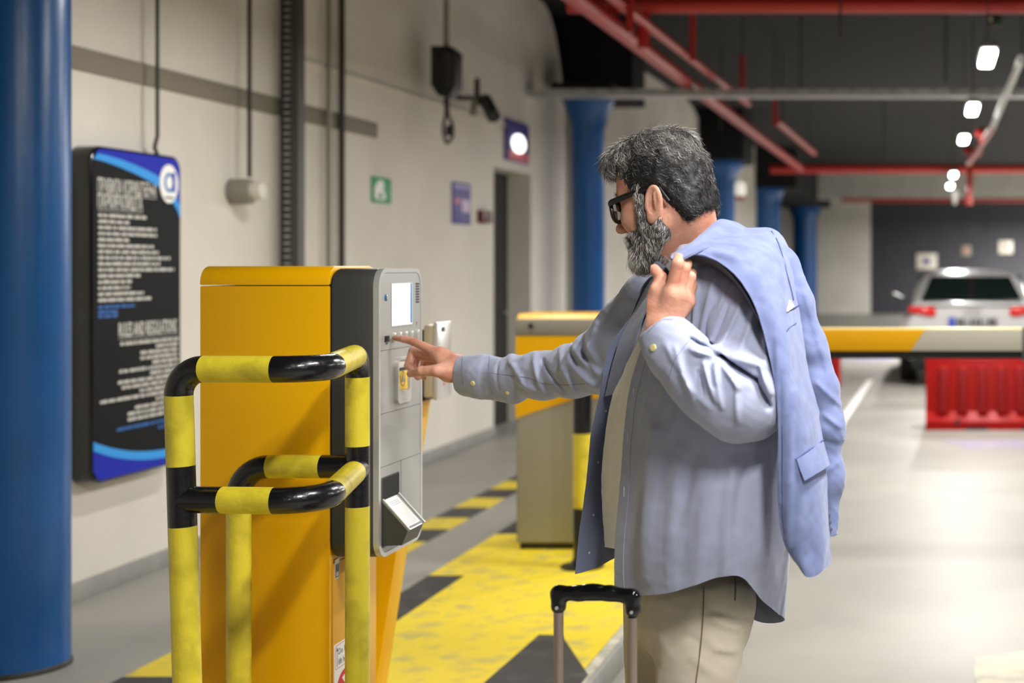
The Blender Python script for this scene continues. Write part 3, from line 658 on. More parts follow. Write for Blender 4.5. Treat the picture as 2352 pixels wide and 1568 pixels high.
obj('label_border', prism([(y0_, zl_), (y1_, zl_), (y1_, zt), (y0_, zt)], 'x', CX+.0036, CX+.0040, hole=[(y0_+.0012, zl_+.0012), (y1_-.0012, zl_+.0012), (y1_-.0012, zt-.0012), (y0_+.0012, zt-.0012)]), M['redink'], wn)
text('label_text', 'Do', .021, (CX+.0036, y0_+.018, zt-.025), Uy, Vz, M['ink'], wn)
text('label_text', 'NOT', .021, (CX+.0036, y0_+.052, zt-.025), Uy, Vz, M['redink'], wn, bold=.0004)
text('label_text', 'lift here', .021, (CX+.0036, y0_+.018, zt-.05), Uy, Vz, M['ink'], wn)
obj('label_arrow', prism([(y0_+.009, zt-.053), (y0_+.0105, zt-.053), (y0_+.0105, zt-.015), (y0_+.0145, zt-.015), (y0_+.00975, zt-.004), (y0_+.005, zt-.015), (y0_+.009, zt-.015)], 'x', CX+.0036, CX+.004), M['ink'], wn)
cy, cz = a[0]+.068, a[1]-.13
ring = lambda r: [(cy+r*math.cos(k*math.pi/20), cz+r*math.sin(k*math.pi/20)) for k in range(40)]
obj('prohibition_ring', prism(ring(.058), 'x', CX+.0036, CX+.0041, hole=ring(.045)), M['redink'], wn)
obj('prohibition_bar', prism([(cy-.045, cz+.028), (cy-.028, cz+.045), (cy+.045, cz-.028), (cy+.028, cz-.045)], 'x', CX+.0036, CX+.0042), M['redink'], wn)
obj('lifting_figure', prism([(cy-.022, cz-.04), (cy-.012, cz-.04), (cy-.008, cz-.005), (cy+.004, cz+.012), (cy+.004, cz+.02), (cy-.018, cz+.01)], 'x', CX+.0036, CX+.004), M['ink'], wn)
obj('figure_head', prism([(cy+.012+.009*math.cos(k*math.pi/8), cz+.024+.009*math.sin(k*math.pi/8)) for k in range(16)], 'x', CX+.0036, CX+.004), M['ink'], wn)

# ------------------------------------------------------------------ guard frame of bent pipes
gf = thing('guard_rail', 'bent pipe guard rail in yellow and black bands round the pay machine', 'guard rail', (-1.4, 3.1, .1))
r = .0272; zt, zl = 1.29, 1.026
PLf = lambda z: Vector((-1.478-.036*(z-.1)/1.2, 2.872, z)); PR = lambda z: Vector((-1.3226, 3.30, z)); PB = lambda z: Vector((-1.598, 3.30, z))
CORN = (-1.211, 2.852)
def banded(name, pts, rads, extra, label=None):
    P, tg = fillet(pts, rads, seg=10, straight=.0)
    Q = []; m = []
    for i in range(len(P)-1):
        n = 1 if tg[i] >= 0 and tg[i+1] >= 0 else max(1, int((P[i+1]-P[i]).length/.02))
        for k in range(n):
            q = P[i].lerp(P[i+1], k/n); Q.append(q); mid = P[i].lerp(P[i+1], (k+.5)/n)
            m.append(1 if (tg[i] == tg[i+1] and tg[i] >= 0) or extra(mid) else 0)
    Q.append(P[-1])
    return obj(name, tube(Q, r, 20, mfun=lambda i: m[i]), [M['lyellow'], M['rblack']], gf, label=label)
zband = lambda q: (q-PLf(q.z)).length < .03 and .965 < q.z < 1.098
zbandR = lambda q: (q-PR(q.z)).length < .03 and .938 < q.z < 1.082
top = [PLf(.1), PLf(zt), Vector((*CORN, zt)), PR(zt), PR(.1)]
banded('upper_hoop', top, [.052, .075, .05], lambda q: zband(q) or zbandR(q))
low = [PLf(zl), Vector((*CORN, zl)), PR(zl)]
banded('lower_rail', low, [.075], lambda q: (q-PLf(q.z)).length < .075 or (q-PR(q.z)).length < .055)
banded('inner_hoop', [PB(.1), PB(zl+.006), PR(zl+.006)], [.07], lambda q: (q-PR(q.z)).length < .085)
for p in (PLf(.1), PR(.1), PB(.1)): obj('foot_plate', B(p.x-.06, p.x+.06, p.y-.06, p.y+.06, .098, .108, bev=.002), M['rblack'], gf)

# ------------------------------------------------------------------ small reader on a leaning yellow stand
rd = thing('card_reader', 'small silver card reader box on a leaning yellow stand just behind the pay machine', 'card reader', (-1.69, 4.4, .1))
ra, rb = W(972, 740, 4.30), W(1001, 922, 4.30); ye = 4.425
obj('housing', B(ra.x, rb.x-.006, 4.30, ye, rb.z+.012, ra.z-.008, bev=.006), mat('tan_metal', (190, 182, 158), .4, metal=.2), rd)
fc = obj('front_cover', prism(rrect(4.297, ye+.004, rb.z+.004, ra.z, .008, 5), 'x', rb.x-.007, rb.x+.004, bev=.002), M['silver2'], rd)
yq = F*rb.x/(1012-HX); obj('indicator', B(rb.x+.003, rb.x+.006, yq, yq+.022, ra.z-.03, ra.z-.016), M['charcoal'], fc)
obj('red_print', B(rb.x+.003, rb.x+.0052, yq+.012, yq+.03, rb.z+.055, rb.z+.062), M['redink'], fc); obj('red_print', B(rb.x+.003, rb.x+.0052, yq+.014, yq+.025, rb.z+.045, rb.z+.05), M['redink'], fc)
obj('backplate', B(ra.x-.03, ra.x+.002, 4.31, ye-.01, rb.z+.0, ra.z-.02, bev=.003), M['black'], rd)
s1, s0 = W(968, 880, 4.3), W(845, 1671, 4.3)
bm = prism([(s1.x-.014, s1.z), (s1.x, s1.z), (s0.x, .1), (s0.x-.1, .1), (s0.x-.1, .16), (s1.x-.09, .9)], 'y', 4.31, 4.41, bev=.003)
obj('stand', bm, M['yellow'], rd)
obj('base_plate', B(s0.x-.13, s0.x+.03, 4.27, 4.45, .098, .11, bev=.002), M['black'], rd)

# ------------------------------------------------------------------ gate cabinet, boom and bollard
gc = thing('gate_cabinet', 'grey and yellow barrier gate cabinet behind the outstretched arm', 'barrier gate', (-1.75, 7.2, .1))
x0, x1, yf, yr = -2.025, -1.40, 7.0, 7.36; zt = W(1185, 722, 7).z
obj('body', B(x0, x1, yf, yr, .13, zt-.1, bev=.012, seg=3), M['greyw'], gc)
obj('plinth', B(x0+.015, x1-.015, yf+.02, yr-.02, .1, .14), M['black'], gc)
obj('lid', B(x0-.004, x1+.004, yf-.006, yr+.004, zt-.103, zt-.022, bev=.005), M['grey'], gc)
obj('lid_top', prism([(yf+.01, zt-.022), (yr, zt-.022), (yr, zt+.002), (yf+.03, zt+.002)], 'x', x0+.004, x1-.004), M['yellow'], gc)
obj('lock', prism([(x0+.075+.012*math.cos(k*math.pi/6), zt-.055+.012*math.sin(k*math.pi/6)) for k in range(12)], 'y', yf-.012, yf), M['black'], gc)
zq = W(1190, 961, 7).z; zr = W(1320, 918, 7).z; zz_ = zt-.106
obj('yellow_panel', prism([(x0-.001, zz_), (x0-.001, zq)]+[(x0+.28*t, zq+(zr-zq)*t**.9) for t in (.25, .5, .75, 1)]+[(x1+.001, zr+.03), (x1+.001, zz_)], 'y', yf-.003, yf+.05), M['yellow'], gc)
obj('side_panel', B(x1-.25, x1-.22, yf-.002, yf, .16, zr), M['grey'], gc)
bo = thing('gate_boom', 'level barrier boom, yellow then grey with black rubber edge, across the lane behind the man', 'barrier boom', (-1.45, 6.88, 1.1))
yb0, yb1 = 6.85, 6.93; zT = W(2000, 757, yb0).z; zB = W(2000, 806, yb0).z; zR = W(2000, 824, yb0).z
xe = W(2125, 757, yb0).x; xe2 = W(2092, 806, yb0).x
obj('arm', prism([(-1.5, zB), (xe2, zB), (xe, zT), (-1.5, zT)], 'y', yb0, yb1, bev=.003), mat('boom_yellow', (198, 144, 0), .5, spec=.2, emit=0), bo, label='yellow boom section')
obj('arm', prism([(xe2, zB), (1.1, zB), (1.1, zT), (xe, zT)], 'y', yb0, yb1, bev=.003), mat('boom_grey', (150, 146, 132), .5), bo, label='grey boom section')
obj('top_profile', B(-1.5, 1.1, yb0+.01, yb1-.01, zT-.001, zT+.008, bev=.002), mat('boom_cream', (232, 214, 150), .4), bo)
obj('rubber_edge', B(-1.49, 1.1, yb0+.015, yb1-.015, zR, zB+.001, bev=.006), M['rubber'], bo)
xj = W(2348, 780, yb0).x; obj('joint', B(xj, xj+.02, yb0-.006, yb1+.006, zR-.01, zT+.012, bev=.003), M['charcoal'], bo)
obj('hub', lathe([(.0, 0), (.09, 0), (.09, .03), (0, .03)], (0, 0), 24, cap=False) if False else prism([(-1.38+.1*math.cos(k*math.pi/12), 1.12+.1*math.sin(k*math.pi/12)) for k in range(24)], 'y', 6.93, 6.992, bev=.005), M['charcoal'], bo)
pb = thing('bollard', 'slim round bollard in black and yellow bands in front of the gate cabinet', 'bollard', (-1.6, 6.6, .1))
bx_ = (1338-HX)*6.6/F; zy = lambda py: H-(py-HY)*6.6/F
obj('tube', lathe([(.043, .1), (.043, zy(1165)), (.0435, zy(1165)), (.0435, zy(995)), (.043, zy(995)), (.043, 1.06), (.036, 1.085), (.01, 1.095)], (bx_, 6.6), 24), [M['rblack'], M['lyellow']], pb)
for f in pb.children[0].data.polygons: f.material_index = 1 if zy(1165) < f.center.z < zy(995) else 0
obj('foot', lathe([(.1, .098), (.1, .108), (.055, .118), (.045, .14)], (bx_, 6.6), 24), M['rblack'], pb)

# ------------------------------------------------------------------ red plastic barriers
def jersey(loc, length, label):
    t = thing('plastic_barrier', label, 'road barrier', loc, 'red plastic barriers in the lane')
    hgt, dp = .645, .42
    pr = [(0, .05), (-.02, .0), (.0, 0), (dp, 0), (dp, .07), (dp*.66, .3), (dp*.62, hgt-.04), (dp*.58, hgt), (dp*.3, hgt), (dp*.26, hgt-.04), (dp*.2, .3)]
    pr = [(0, 0), (dp, 0), (dp, .08), (dp*.8, .16), (dp*.74, hgt-.05), (dp*.7, hgt), (dp*.3, hgt), (dp*.26, hgt-.05), (dp*.2, .16), (0, .08)]
    obj('body', prism([(loc[1]+u, v) for u, v in pr], 'x', loc[0], loc[0]+length, bev=.01), M['redplastic'], t)
    obj('top_lip', B(loc[0]-.006, loc[0]+length+.006, loc[1]+dp*.28, loc[1]+dp*.72, hgt-.035, hgt+.004, bev=.012), M['redplastic'], t)
    n = int(length/.155)
    for k in range(n):
        xx = loc[0]+.12+k*.175
        if xx+.11 < loc[0]+length: obj('rib', B(xx, xx+.09, loc[1]+.035, loc[1]+dp*.5, .15, hgt-.075, bev=.02), mat('red_rib', (150, 26, 26), .5, spec=.2), t)
    for k in (0.25, .6): obj('foot_recess', B(loc[0]+length*k, loc[0]+length*k+.2, loc[1]-.003, loc[1]+.05, 0, .03), M['black'], t)
    obj('drain_plug', prism([(loc[0]+.29+.025*math.cos(k*math.pi/6), .07+.025*math.sin(k*math.pi/6)) for k in range(12)], 'y', loc[1]-.012, loc[1]+.01), M['black'], t)
jersey((W(2126, 900, 12.9).x, 12.9, 0), 1.45, 'ribbed red plastic barrier on the floor in front of the silver car')
jersey((W(1928, 850, 17.2).x-1.3, 17.2, 0), 1.3, 'red plastic barrier mostly hidden behind the man, only its right end seen')
# ------------------------------------------------------------------ parked car, seen from behind
ca = thing('car', 'silver saloon car parked facing away, with red tail lights, behind the red barrier', 'car', (.55, 19.5, 0))
cx = (2234-HX)*17.6/F; hw = .9
def section(w, zb, zt_, tum=0, n=28, e=3.6):
    pts = []
    for k in range(n):
        a = 2*math.pi*k/n; c, s = math.cos(a), math.sin(a)
        u = math.copysign(abs(c)**(2/e), c); v = math.copysign(abs(s)**(2/e), s)
        z = (zb+zt_)/2+v*(zt_-zb)/2; pts.append((u*(w-tum*max(0, (z-(zb+zt_)/2))), z))
    return pts
def carloft(st, m, name, par=ca, **k):
    bm = bmesh.new(); rg = []
    for y, w, zb, zt_, tum in st: rg.append([bm.verts.new((cx+u, y, z)) for u, z in section(w, zb, zt_, tum)])
    n = len(rg[0])
    for i in range(len(rg)-1):
        for j in range(n): bm.faces.new((rg[i][j], rg[i][(j+1) % n], rg[i+1][(j+1) % n], rg[i+1][j]))
    bm.faces.new(rg[0]); bm.faces.new(rg[-1][::-1]); bmesh.ops.recalc_face_normals(bm, faces=bm.faces)
    return obj(name, bm, m, par)
carloft([(17.5, .80, .34, .98, .08), (17.56, .86, .28, 1.03, .08), (17.75, .9, .22, 1.05, .1), (18.3, .91, .2, 1.03, .12), (20.5, .91, .2, 1.0, .1), (21.4, .88, .22, .9, .1), (21.9, .8, .28, .75, .1)], M['carpaint'], 'body')
carloft([(18.0, .76, .9, 1.03, .1), (18.55, .74, .9, 1.36, .26), (18.9, .72, .9, 1.425, .28), (19.9, .72, .9, 1.44, .28), (20.5, .73, .9, 1.2, .2), (20.9, .75, .88, 1.0, .1)], M['carpaint'], 'roof')
def RW(u, v): # rear window plane
    y = 18.02+.5*v; return (cx+u*(.64-.13*v), y-.03, 1.06+.29*v)
bm = bmesh.new(); g = [[bm.verts.new((RW(u, v)[0], RW(u, v)[1]-.05*(1-u*u)-.012, RW(u, v)[2])) for u in np.linspace(-1, 1, 9)] for v in (0, .35, .7, 1)]
for i in range(3):
    for j in range(8): bm.faces.new((g[i][j], g[i][j+1], g[i+1][j+1], g[i+1][j]))
q = bmesh.ops.solidify(bm, geom=bm.faces[:], thickness=.012)
obj('rear_window', bm, M['carglass'], ca)
for s in (-1, 1):
    obj('side_window', prism([(18.5, 1.06), (20.7, 1.06), (20.1, 1.34), (18.9, 1.36)], 'x', cx+s*.655-.02, cx+s*.655+.02), M['carglass'], ca)
    tl = obj('tail_light', prism([(cx+s*.80, .92), (cx+s*.50, .86), (cx+s*.44, .90), (cx+s*.48, .985), (cx+s*.79, .99)], 'y', 17.47, 17.62, bev=.015), M['taillight'], ca)
    mr = obj('wing_mirror', T([(cx+s*.92, 20.0, 1.02), (cx+s*1.05, 19.98, 1.06)], [.06, .09], 10, flat=.7), mat('mirror_shell', (90, 92, 94), .5), ca)
    for yy in (18.35, 21.1):
        wb = bmesh.new(); xx = cx+s*.8
        prism([(yy+.32*math.cos(k*math.pi/14), .32+.32*math.sin(k*math.pi/14)) for k in range(28)], 'x', xx-.11, xx+.11, wb, bev=.03); wh = obj('wheel', wb, M['tyre'], ca)
        obj('rim', prism([(yy+.2*math.cos(k*math.pi/10), .32+.2*math.sin(k*math.pi/10)) for k in range(20)], 'x', xx+s*.1, xx+s*.118), M['silver2'], wh)
obj('under_bumper', B(cx-.74, cx+.74, 17.47, 17.7, .2, .36, bev=.04), M['black'], ca)
obj('bumper_crease', B(cx-.78, cx+.78, 17.462, 17.5, .60, .64, bev=.012), M['carpaint'], ca)
obj('boot_lip', B(cx-.7, cx+.7, 17.47, 17.6, 1.0, 1.04, bev=.015), M['carpaint'], ca)
npl = obj('number_plate', B(cx-.30, cx+.30, 17.462, 17.49, .735, .86, bev=.004), mat('plate_grey', (150, 150, 150), .4), ca)
obj('plate_band', B(cx-.295, cx-.225, 17.458, 17.464, .74, .855), M['plateblue'], npl)
bm = bmesh.new(); xx = cx-.2
for w_ in (.05, .05, 0, .04, .04, .04, 0, .05, .05):
    if w_: box(bm, xx, xx+w_*.8, 17.457, 17.463, .76, .835)
    xx += .055
obj('plate_characters', bm, M['ink'], npl)
for k in range(4):
    P = [(cx-.075+.05*k+.034*math.cos(a*math.pi/9), 17.5-.05, .935+.034*math.sin(a*math.pi/9)) for a in range(19)]
    obj('badge_ring', T([(p[0], 17.478, p[2]) for p in P], .005, 6), M['silver2'], ca)
obj('antenna', T([(cx, 19.0, 1.42), (cx, 18.85, 1.47)], .01, 6), M['black'], ca)

# ------------------------------------------------------------------ suitcase by the man's leg
YS = 2.52
su = thing('suitcase', 'trolley suitcase whose black handle on two metal poles stands before his leg', 'suitcase', (W(1369, 1400, YS).x, YS, 0))
xl, xr = W(1283, 1400, YS).x, W(1452, 1400, YS).x; zh = W(0, 1362, YS).z; zj = W(0, 1402, YS).z
sk = (xr-xl)
for k, (xp, lab) in enumerate(((xl, 0), (xr, 0))):
    zj2 = zj-(0 if k == 0 else .012)
    obj('pole', T([(xp, YS, .5), (xp, YS, zj2)], .0088, 14), mat('brushed_pole', (168, 150, 140), .3, metal=.8), su)
    obj('pole_sleeve', T([(xp, YS, .48), (xp, YS, .60)], .0115, 14), mat('brushed_pole2', (140, 130, 122), .35, metal=.8), su)
def handle_sdf(p):
    A, Bq = W(1283, 1362, YS), W(1452, 1370, YS); m1, m2 = W(1330, 1362, YS), W(1400, 1362, YS)
    n = Vector((0, 1, 0))
    d = cone(p, A, m1, .013, .0135); d = smin(d, cone(p, m1, m2, .0135, .0135), .006); d = smin(d, cone(p, m2, Bq, .0135, .013), .006)
    d = smin(d, cone(p, A, W(1283, 1392, YS), .013, .0135), .008); d = smin(d, cone(p, Bq, W(1454, 1402, YS), .013, .0135), .008)
    d = np.maximum(d, np.abs(p[..., 1]-YS)-.0125)
    d = smax(d, (W(0, 1414, YS).z-p[..., 2])-(p[..., 0]-xl)*.03, .002)
    b = W(1348, 1352, YS); d = smin(d, ell(p, (b.x+.01, YS, b.z+.0045), (.022, .009, .005)), .002)
    return d
P, Fq = nets(handle_sdf, W(1255, 1425, YS)-Vector((0, .025, 0)), W(1480, 1335, YS)+Vector((0, .025, 0)), .0016); P = relax(P, Fq, 5, .5)
hn = pyobj('handle', P, Fq, M['blackgloss'], su)
for px, py in ((1283, 1392), (1454, 1402)):
    a = W(px, py, YS); obj('screw', T([(a.x, YS-.0145, a.z), (a.x, YS-.012, a.z)], .003, 10), M['steel'], hn)
a = W(1349, 1350, YS); obj('release_button', B(a.x-.004, a.x+.03, YS-.008, YS+.008, a.z-.002, a.z+.0045, bev=.002), M['black'], hn)
obj('case', B(xl-.13, xr+.13, YS-.02, YS+.2, .05, .56, bev=.03, seg=4), mat('suitcase_shell', (40, 42, 46), .45), su)
for xx in (xl-.09, xr+.09):
    for yy in (YS+.02, YS+.16): obj('castor', T([(xx-.012, yy, .025), (xx+.012, yy, .025)], .025, 14), M['black'], su)
obj('top_grip', T(catmull([(xl+.02, YS+.09, .56), (xl+.03, YS+.09, .585), (xr-.03, YS+.09, .585), (xr-.02, YS+.09, .56)], 14), .008, 8), M['black'], su)
# ================================================================== the man
pm = thing('person', 'grey-haired bearded man in open blue shirt pressing a button on the pay machine', 'person', (-.44, 2.9, 0))
def skin_mat():
    m = mat('skin', (214, 162, 138), .5, rgb2=(198, 134, 112), var=.05, vscale=22, bump=.09, bscale=170, spec=.35)
    b = m.node_tree.nodes['Principled BSDF']; b.inputs['Subsurface Weight'].default_value = .12; b.inputs['Subsurface Radius'].default_value = (.01, .004, .002)
    b.inputs['Subsurface Scale'].default_value = .6
    return m
SK = skin_mat()
def cloth(name, rgb, rgb2=None, bs=900, bump=.06, stretch=None):
    return mat(name, rgb, .88, rgb2=rgb2, var=.04, vscale=30, bump=bump, bscale=bs, sheen=.25, spec=.2, stretch=stretch)
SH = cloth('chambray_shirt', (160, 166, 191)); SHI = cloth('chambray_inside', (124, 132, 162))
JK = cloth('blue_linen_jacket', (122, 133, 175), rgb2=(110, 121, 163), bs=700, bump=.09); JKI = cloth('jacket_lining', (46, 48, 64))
TS = cloth('cream_tshirt', (238, 236, 233)); PT = cloth('beige_trousers', (200, 192, 172)); 

# ---- head
YAW, PIT, ROL = .31, .20, 0.0
ca_, sa_, cp_, sp_ = math.cos(YAW), math.sin(YAW), math.cos(PIT), math.sin(PIT)
fwd = np.array([-ca_*cp_, sa_*cp_, -sp_]); lef = np.array([-sa_, -ca_, 0]); upv = np.cross(fwd, lef)
RH = np.stack([fwd, lef, upv], 1)                        # columns: forward, left, up
ear_t = np.array(tuple(W(1502, 466, 2.80)))              # where the near ear sits
HS = 1.0
HC = ear_t-RH@(HS*np.array([-.012, .078, -.012]))
def toL(p): return ((p-HC)@RH)/HS
def toW(q): return HC+HS*(np.asarray(q, float)@RH.T)
def head_local(q):
    q = q.copy(); far = q[..., 1] < 0
    qm = q.copy(); qm[..., 1] = np.abs(q[..., 1])
    d = ell(q, (-.006, 0, .036), (.088, .074, .084))
    d = smin(d, ell(q, (.035, 0, .03), (.060, .066, .070)), .03)
    d = smin(d, ell(q, (.028, 0, -.05), (.058, .055, .062)), .035)     # face
    d = smin(d, cone(qm, (-.01, .052, -.055), (.062, .022, -.108), .02, .018), .03)  # jaw
    d = smin(d, ell(q, (.072, 0, -.108), (.02, .022, .018)), .02)
    d = smin(d, cone(qm, (.078, .018, .022), (.066, .05, .022), .012, .01), .014)  # brow
    d = smin(d, ell(qm, (.054, .043, -.028), (.026, .02, .022)), .03)        # cheek
    d = smax(d, -ell(qm, (.091, .034, .0), (.016, .018, .013)), .012)         # socket
    d = np.minimum(d, ell(qm, (.07, .033, .0), (.0125, .0125, .0125)))
    d = smin(d, cone(qm, (.075, .018, .008), (.068, .052, .004), .006, .004), .006)
    d = smin(d, cone(q, (.086, 0, .008), (.111, 0, -.034), .0075, .010), .012)   # nose
    d = smin(d, ell(q, (.1125, 0, -.037), (.0115, .0105, .0095)), .006)
    d = smin(d, ell(qm, (.1, .013, -.041), (.0115, .0065, .0078)), .004)
    d = smax(d, -ell(qm, (.103, .008, -.052), (.007, .0035, .006)), .003)
    d = smin(d, ell(q, (.086, 0, -.07), (.016, .024, .009)), .008)             # lips
    d = smin(d, ell(q, (.084, 0, -.081), (.015, .021, .008)), .006)
    d = smax(d, -cone(qm, (.104, 0, -.0755), (.088, .025, -.077), .0022, .002), .003)
    # ear: own frame, back edge standing away from the skull
    t = .06; ev = np.array([-math.cos(t), math.sin(t), 0]); en = np.array([math.sin(t), math.cos(t), 0]); eu = np.array([-.17, .02, .98]); eu /= np.linalg.norm(eu)
    ev = ev-eu*(ev@eu); ev /= np.linalg.norm(ev); en = np.cross(ev, eu); en *= np.sign(en[1])
    ME = np.stack([ev, en, eu], 1); z0 = np.zeros(3)
    g = (qm-np.array([-.015, .084, -.012]))@ME
    e = ell(g, z0, (.0205, .0062, .036)); e = smin(e, ell(g, (-.007, -.001, -.031), (.009, .0055, .011)), .008)
    e = smax(e, -ell(g, (-.001, .0075, .004), (.0125, .0105, .026)), .002)
    e = smin(e, cone(g, (.003, .0015, .018), (.005, .0015, -.012), .0035, .003), .004)
    e = smax(e, -ell(g, (-.006, .006, -.006), (.007, .013, .011)), .002)
    e = smin(e, ell(g, (-.0155, -.001, -.006), (.0045, .005, .009)), .004)
    e = smin(e, cone(g, (-.004, -.015, -.018), (-.002, -.015, .014), .009, .009), .004)
    d = smin(d, e, .004)
    return d*HS
NB = np.array(tuple(W(1594, 650, 2.93)))
def body_sdf(p):
    q = toL(p); d = head_local(q)
    a = toW((-.038, 0, -.03)); d = smin(d, cone(p, a, NB, .059, .062), .03)
    n1 = toW((-.018, .045, -.045)); d = smin(d, cone(p, n1, NB+np.array([-.05, -.03, -.02]), .016, .014), .02)
    return d
lo = HC-np.array([.17, .15, .29]); hi = HC+np.array([.20, .15, .16])
P1, F1 = nets(body_sdf, lo, hi, .0026); P1 = relax(P1, F1, 1, .35)

# ---- hands. each finger: joints and radii
def hand(p, fingers, palm, k=.006):
    d = None
    for a, b, r1, r2, fl in palm:
        e = cone(p, a, b, r1, r2, fl); d = e if d is None else smin(d, e, .014)
    for J, R in fingers:
        e = None
        for i in range(len(J)-1):
            g = cone(p, J[i], J[i+1], R[i], R[i+1]); e = g if e is None else smin(e, g, .0035)
        d = smin(d, e, k)
    return d
# right hand, pointing
tip = Vector((MX1+.0125, F*(MX1+.0125)/(907-HX), W(906, 776.5, 3.47).z))
rI = [W(996, 806, 3.435), W(951, 785, 3.452), W(928, 778.5, 3.462), tip]
rM = [W(992, 812, 3.462), W(949, 806, 3.49), W(938, 838, 3.475), W(951, 855, 3.45)]
rR = [W(1000, 822, 3.485), W(958, 818, 3.515), W(949, 850, 3.50), W(960, 866, 3.475)]
rP = [W(1008, 832, 3.505), W(975, 832, 3.535), W(966, 858, 3.52), W(974, 867, 3.50)]
rT = [W(1034, 856, 3.395), W(1001, 851, 3.37), W(968, 852, 3.375), W(943, 858, 3.395)]
wr = W(1056, 847, 3.42); wr2 = W(1120, 858, 3.38)
rF = [(rI, [.0115, .0094, .0086, .0068]), (rM, [.0115, .0105, .0095, .0082]), (rR, [.011, .0098, .009, .0078]), (rP, [.0105, .0088, .008, .007]), (rT, [.0165, .0135, .0118, .0088])]
rPalm = [(wr, rI[0]+Vector((.016, 0, -.006)), .026, .0165, ((0, 1, 0), 1.3)), (wr, rM[0]+Vector((.014, 0, 0)), .025, .0165, None), (wr, rR[0]+Vector((.01, 0, 0)), .023, .0155, None), (wr, rP[0]+Vector((.01, 0, 0)), .021, .015, None),
         (wr, rT[0]+Vector((-.004, .004, 0)), .026, .021, None), (rT[0], rT[1]+Vector((.006, .012, 0)), .02, .016, None), (wr, wr2, .028, .031, None), (rI[0]+Vector((.012, 0, -.01)), rT[1]+Vector((.012, .03, 0)), .016, .016, None)]
def rh_sdf(p):
    d = hand(p, rF, rPalm)
    for k, (a, b) in enumerate(((W(990, 812, 3.43), W(1042, 828, 3.40)), (W(988, 822, 3.45), W(1040, 834, 3.41)))):
        d = d-.0010*np.exp(-(cone(p, a, b, 0, 0)/.014)**2)
    for (a, w_) in ((W(970, 840, 3.365), .003), (W(966, 842, 3.365), .002), (W(950, 778, 3.445), .0018), (W(947, 777, 3.445), .0015)):   # creases over joints
        d = d+.0007*np.exp(-((p[..., 0]-a.x)/.0012)**2)*np.exp(-(((p[..., 2]-a.z)/.012)**2+((p[..., 1]-a.y)/.012)**2))
    nail = W(946, 856, 3.382); q = p-np.array(tuple(nail)); d = d+.0012*np.exp(-((q[..., 0]/.0072)**4+((q[..., 2]+.001)/.0052)**4+((q[..., 1])/.010)**4))
    return d+.0003*noise3(p, 500, 3)
P2, F2 = nets(rh_sdf, (MX1-.002, 3.32, 1.14), (-.995, 3.58, 1.37), .0015); P2 = relax(P2, F2, 1, .3)
# left hand, hooked over the jacket collar
YL = 2.60
lw = W(1517, 748, 2.565); lw2 = W(1560, 815, 2.56)
lI = [W(1543, 664, 2.555), W(1556, 607, 2.552), W(1558, 594, 2.585), W(1556, 610, 2.612)]
lM = [W(1559, 668, 2.57), W(1572, 618, 2.572), W(1577, 606, 2.605), W(1572, 625, 2.628)]
lR = [W(1573, 680, 2.592), W(1586, 636, 2.598), W(1588, 628, 2.63), W(1580, 645, 2.65)]
lP = [W(1578, 694, 2.61), W(1590, 656, 2.622), W(1590, 650, 2.65), W(1582, 664, 2.662)]
lT = [W(1502, 704, 2.57), W(1508, 667, 2.565), W(1519, 640, 2.575), W(1503, 618, 2.59)]
lF = [(lI, [.0125, .0108, .0098, .0082]), (lM, [.0125, .0105, .0096, .0082]), (lR, [.012, .0098, .009, .008]), (lP, [.011, .009, .008, .007]), (lT, [.0165, .0130, .0120, .0095])]
lPalm = [(lw, lI[0]+Vector((0, 0, -.012)), .027, .0175, None), (lw, lM[0]+Vector((0, 0, -.012)), .026, .0175, None), (lw, lR[0]+Vector((0, 0, -.01)), .024, .0165, None), (lw, lP[0], .022, .015, None),
         (lw, lT[0], .026, .019, None), (lT[0], lT[1]+Vector((.006, .01, 0)), .019, .0155, None), (lw, lw2, .028, .033, None), (lT[1]+Vector((.008, .006, -.01)), lI[0]+Vector((0, .004, -.01)), .014, .016, None)]
def lh_sdf(p):
    d = hand(p, lF, lPalm, .007)
    for k in range(4):   # tendons and wrinkles on the back of the hand
        a, b = lF[k][0][0], lw; d = d-.0012*np.exp(-(cone(p, a+Vector((0, -.014, 0)), b+Vector((0, -.02, 0)), 0, 0)/.005)**2)
    w_ = np.sin((p[..., 0]*.5+p[..., 2])*900+4*noise3(p, 70, 5)); d = d+.00009*w_*np.exp(-((p[..., 2]-W(0, 690, 2.55).z)/.035)**2)
    nail = W(1501, 616, 2.580); q = p-np.array(tuple(nail)); d = d+.001*np.exp(-((q[..., 0]/.006)**4+(q[..., 2]/.007)**4+(q[..., 1]/.012)**4))
    return d
P3, F3 = nets(lh_sdf, tuple(W(1472, 880, 2.5)), (W(1650, 830, 2.69).x, 2.69, W(1500, 575, 2.5).z), .0016); P3 = relax(P3, F3, 1, .3)
# hidden body inside the clothes
def inner_sdf(p):
    c = lambda a, b, r1, r2: cone(p, W(*a), W(*b), r1, r2)
    d = c((1620, 710, 2.92), (1600, 1000, 2.90), .09, .10); d = smin(d, c((1600, 1000, 2.9), (1590, 1330, 2.92), .105, .115), .05)
    d = smin(d, c((1690, 665, 2.80), (1540, 680, 3.00), .045, .042), .05)
    d = smin(d, c((1512, 700, 3.06), (1380, 832, 3.19), .036, .034), .03); d = smin(d, c((1380, 832, 3.19), (1250, 864, 3.30), .034, .029), .01); d = smin(d, c((1250, 864, 3.30), (1110, 859, 3.385), .029, .026), .01)
    d = smin(d, c((1702, 660, 2.74), (1718, 925, 2.66), .045, .036), .03); d = smin(d, c((1712, 915, 2.66), (1560, 815, 2.56), .036, .028), .01)
    return d
P4, F4 = nets(inner_sdf, (-1.10, 2.5, .55), (-.2, 3.5, 1.56), .012)
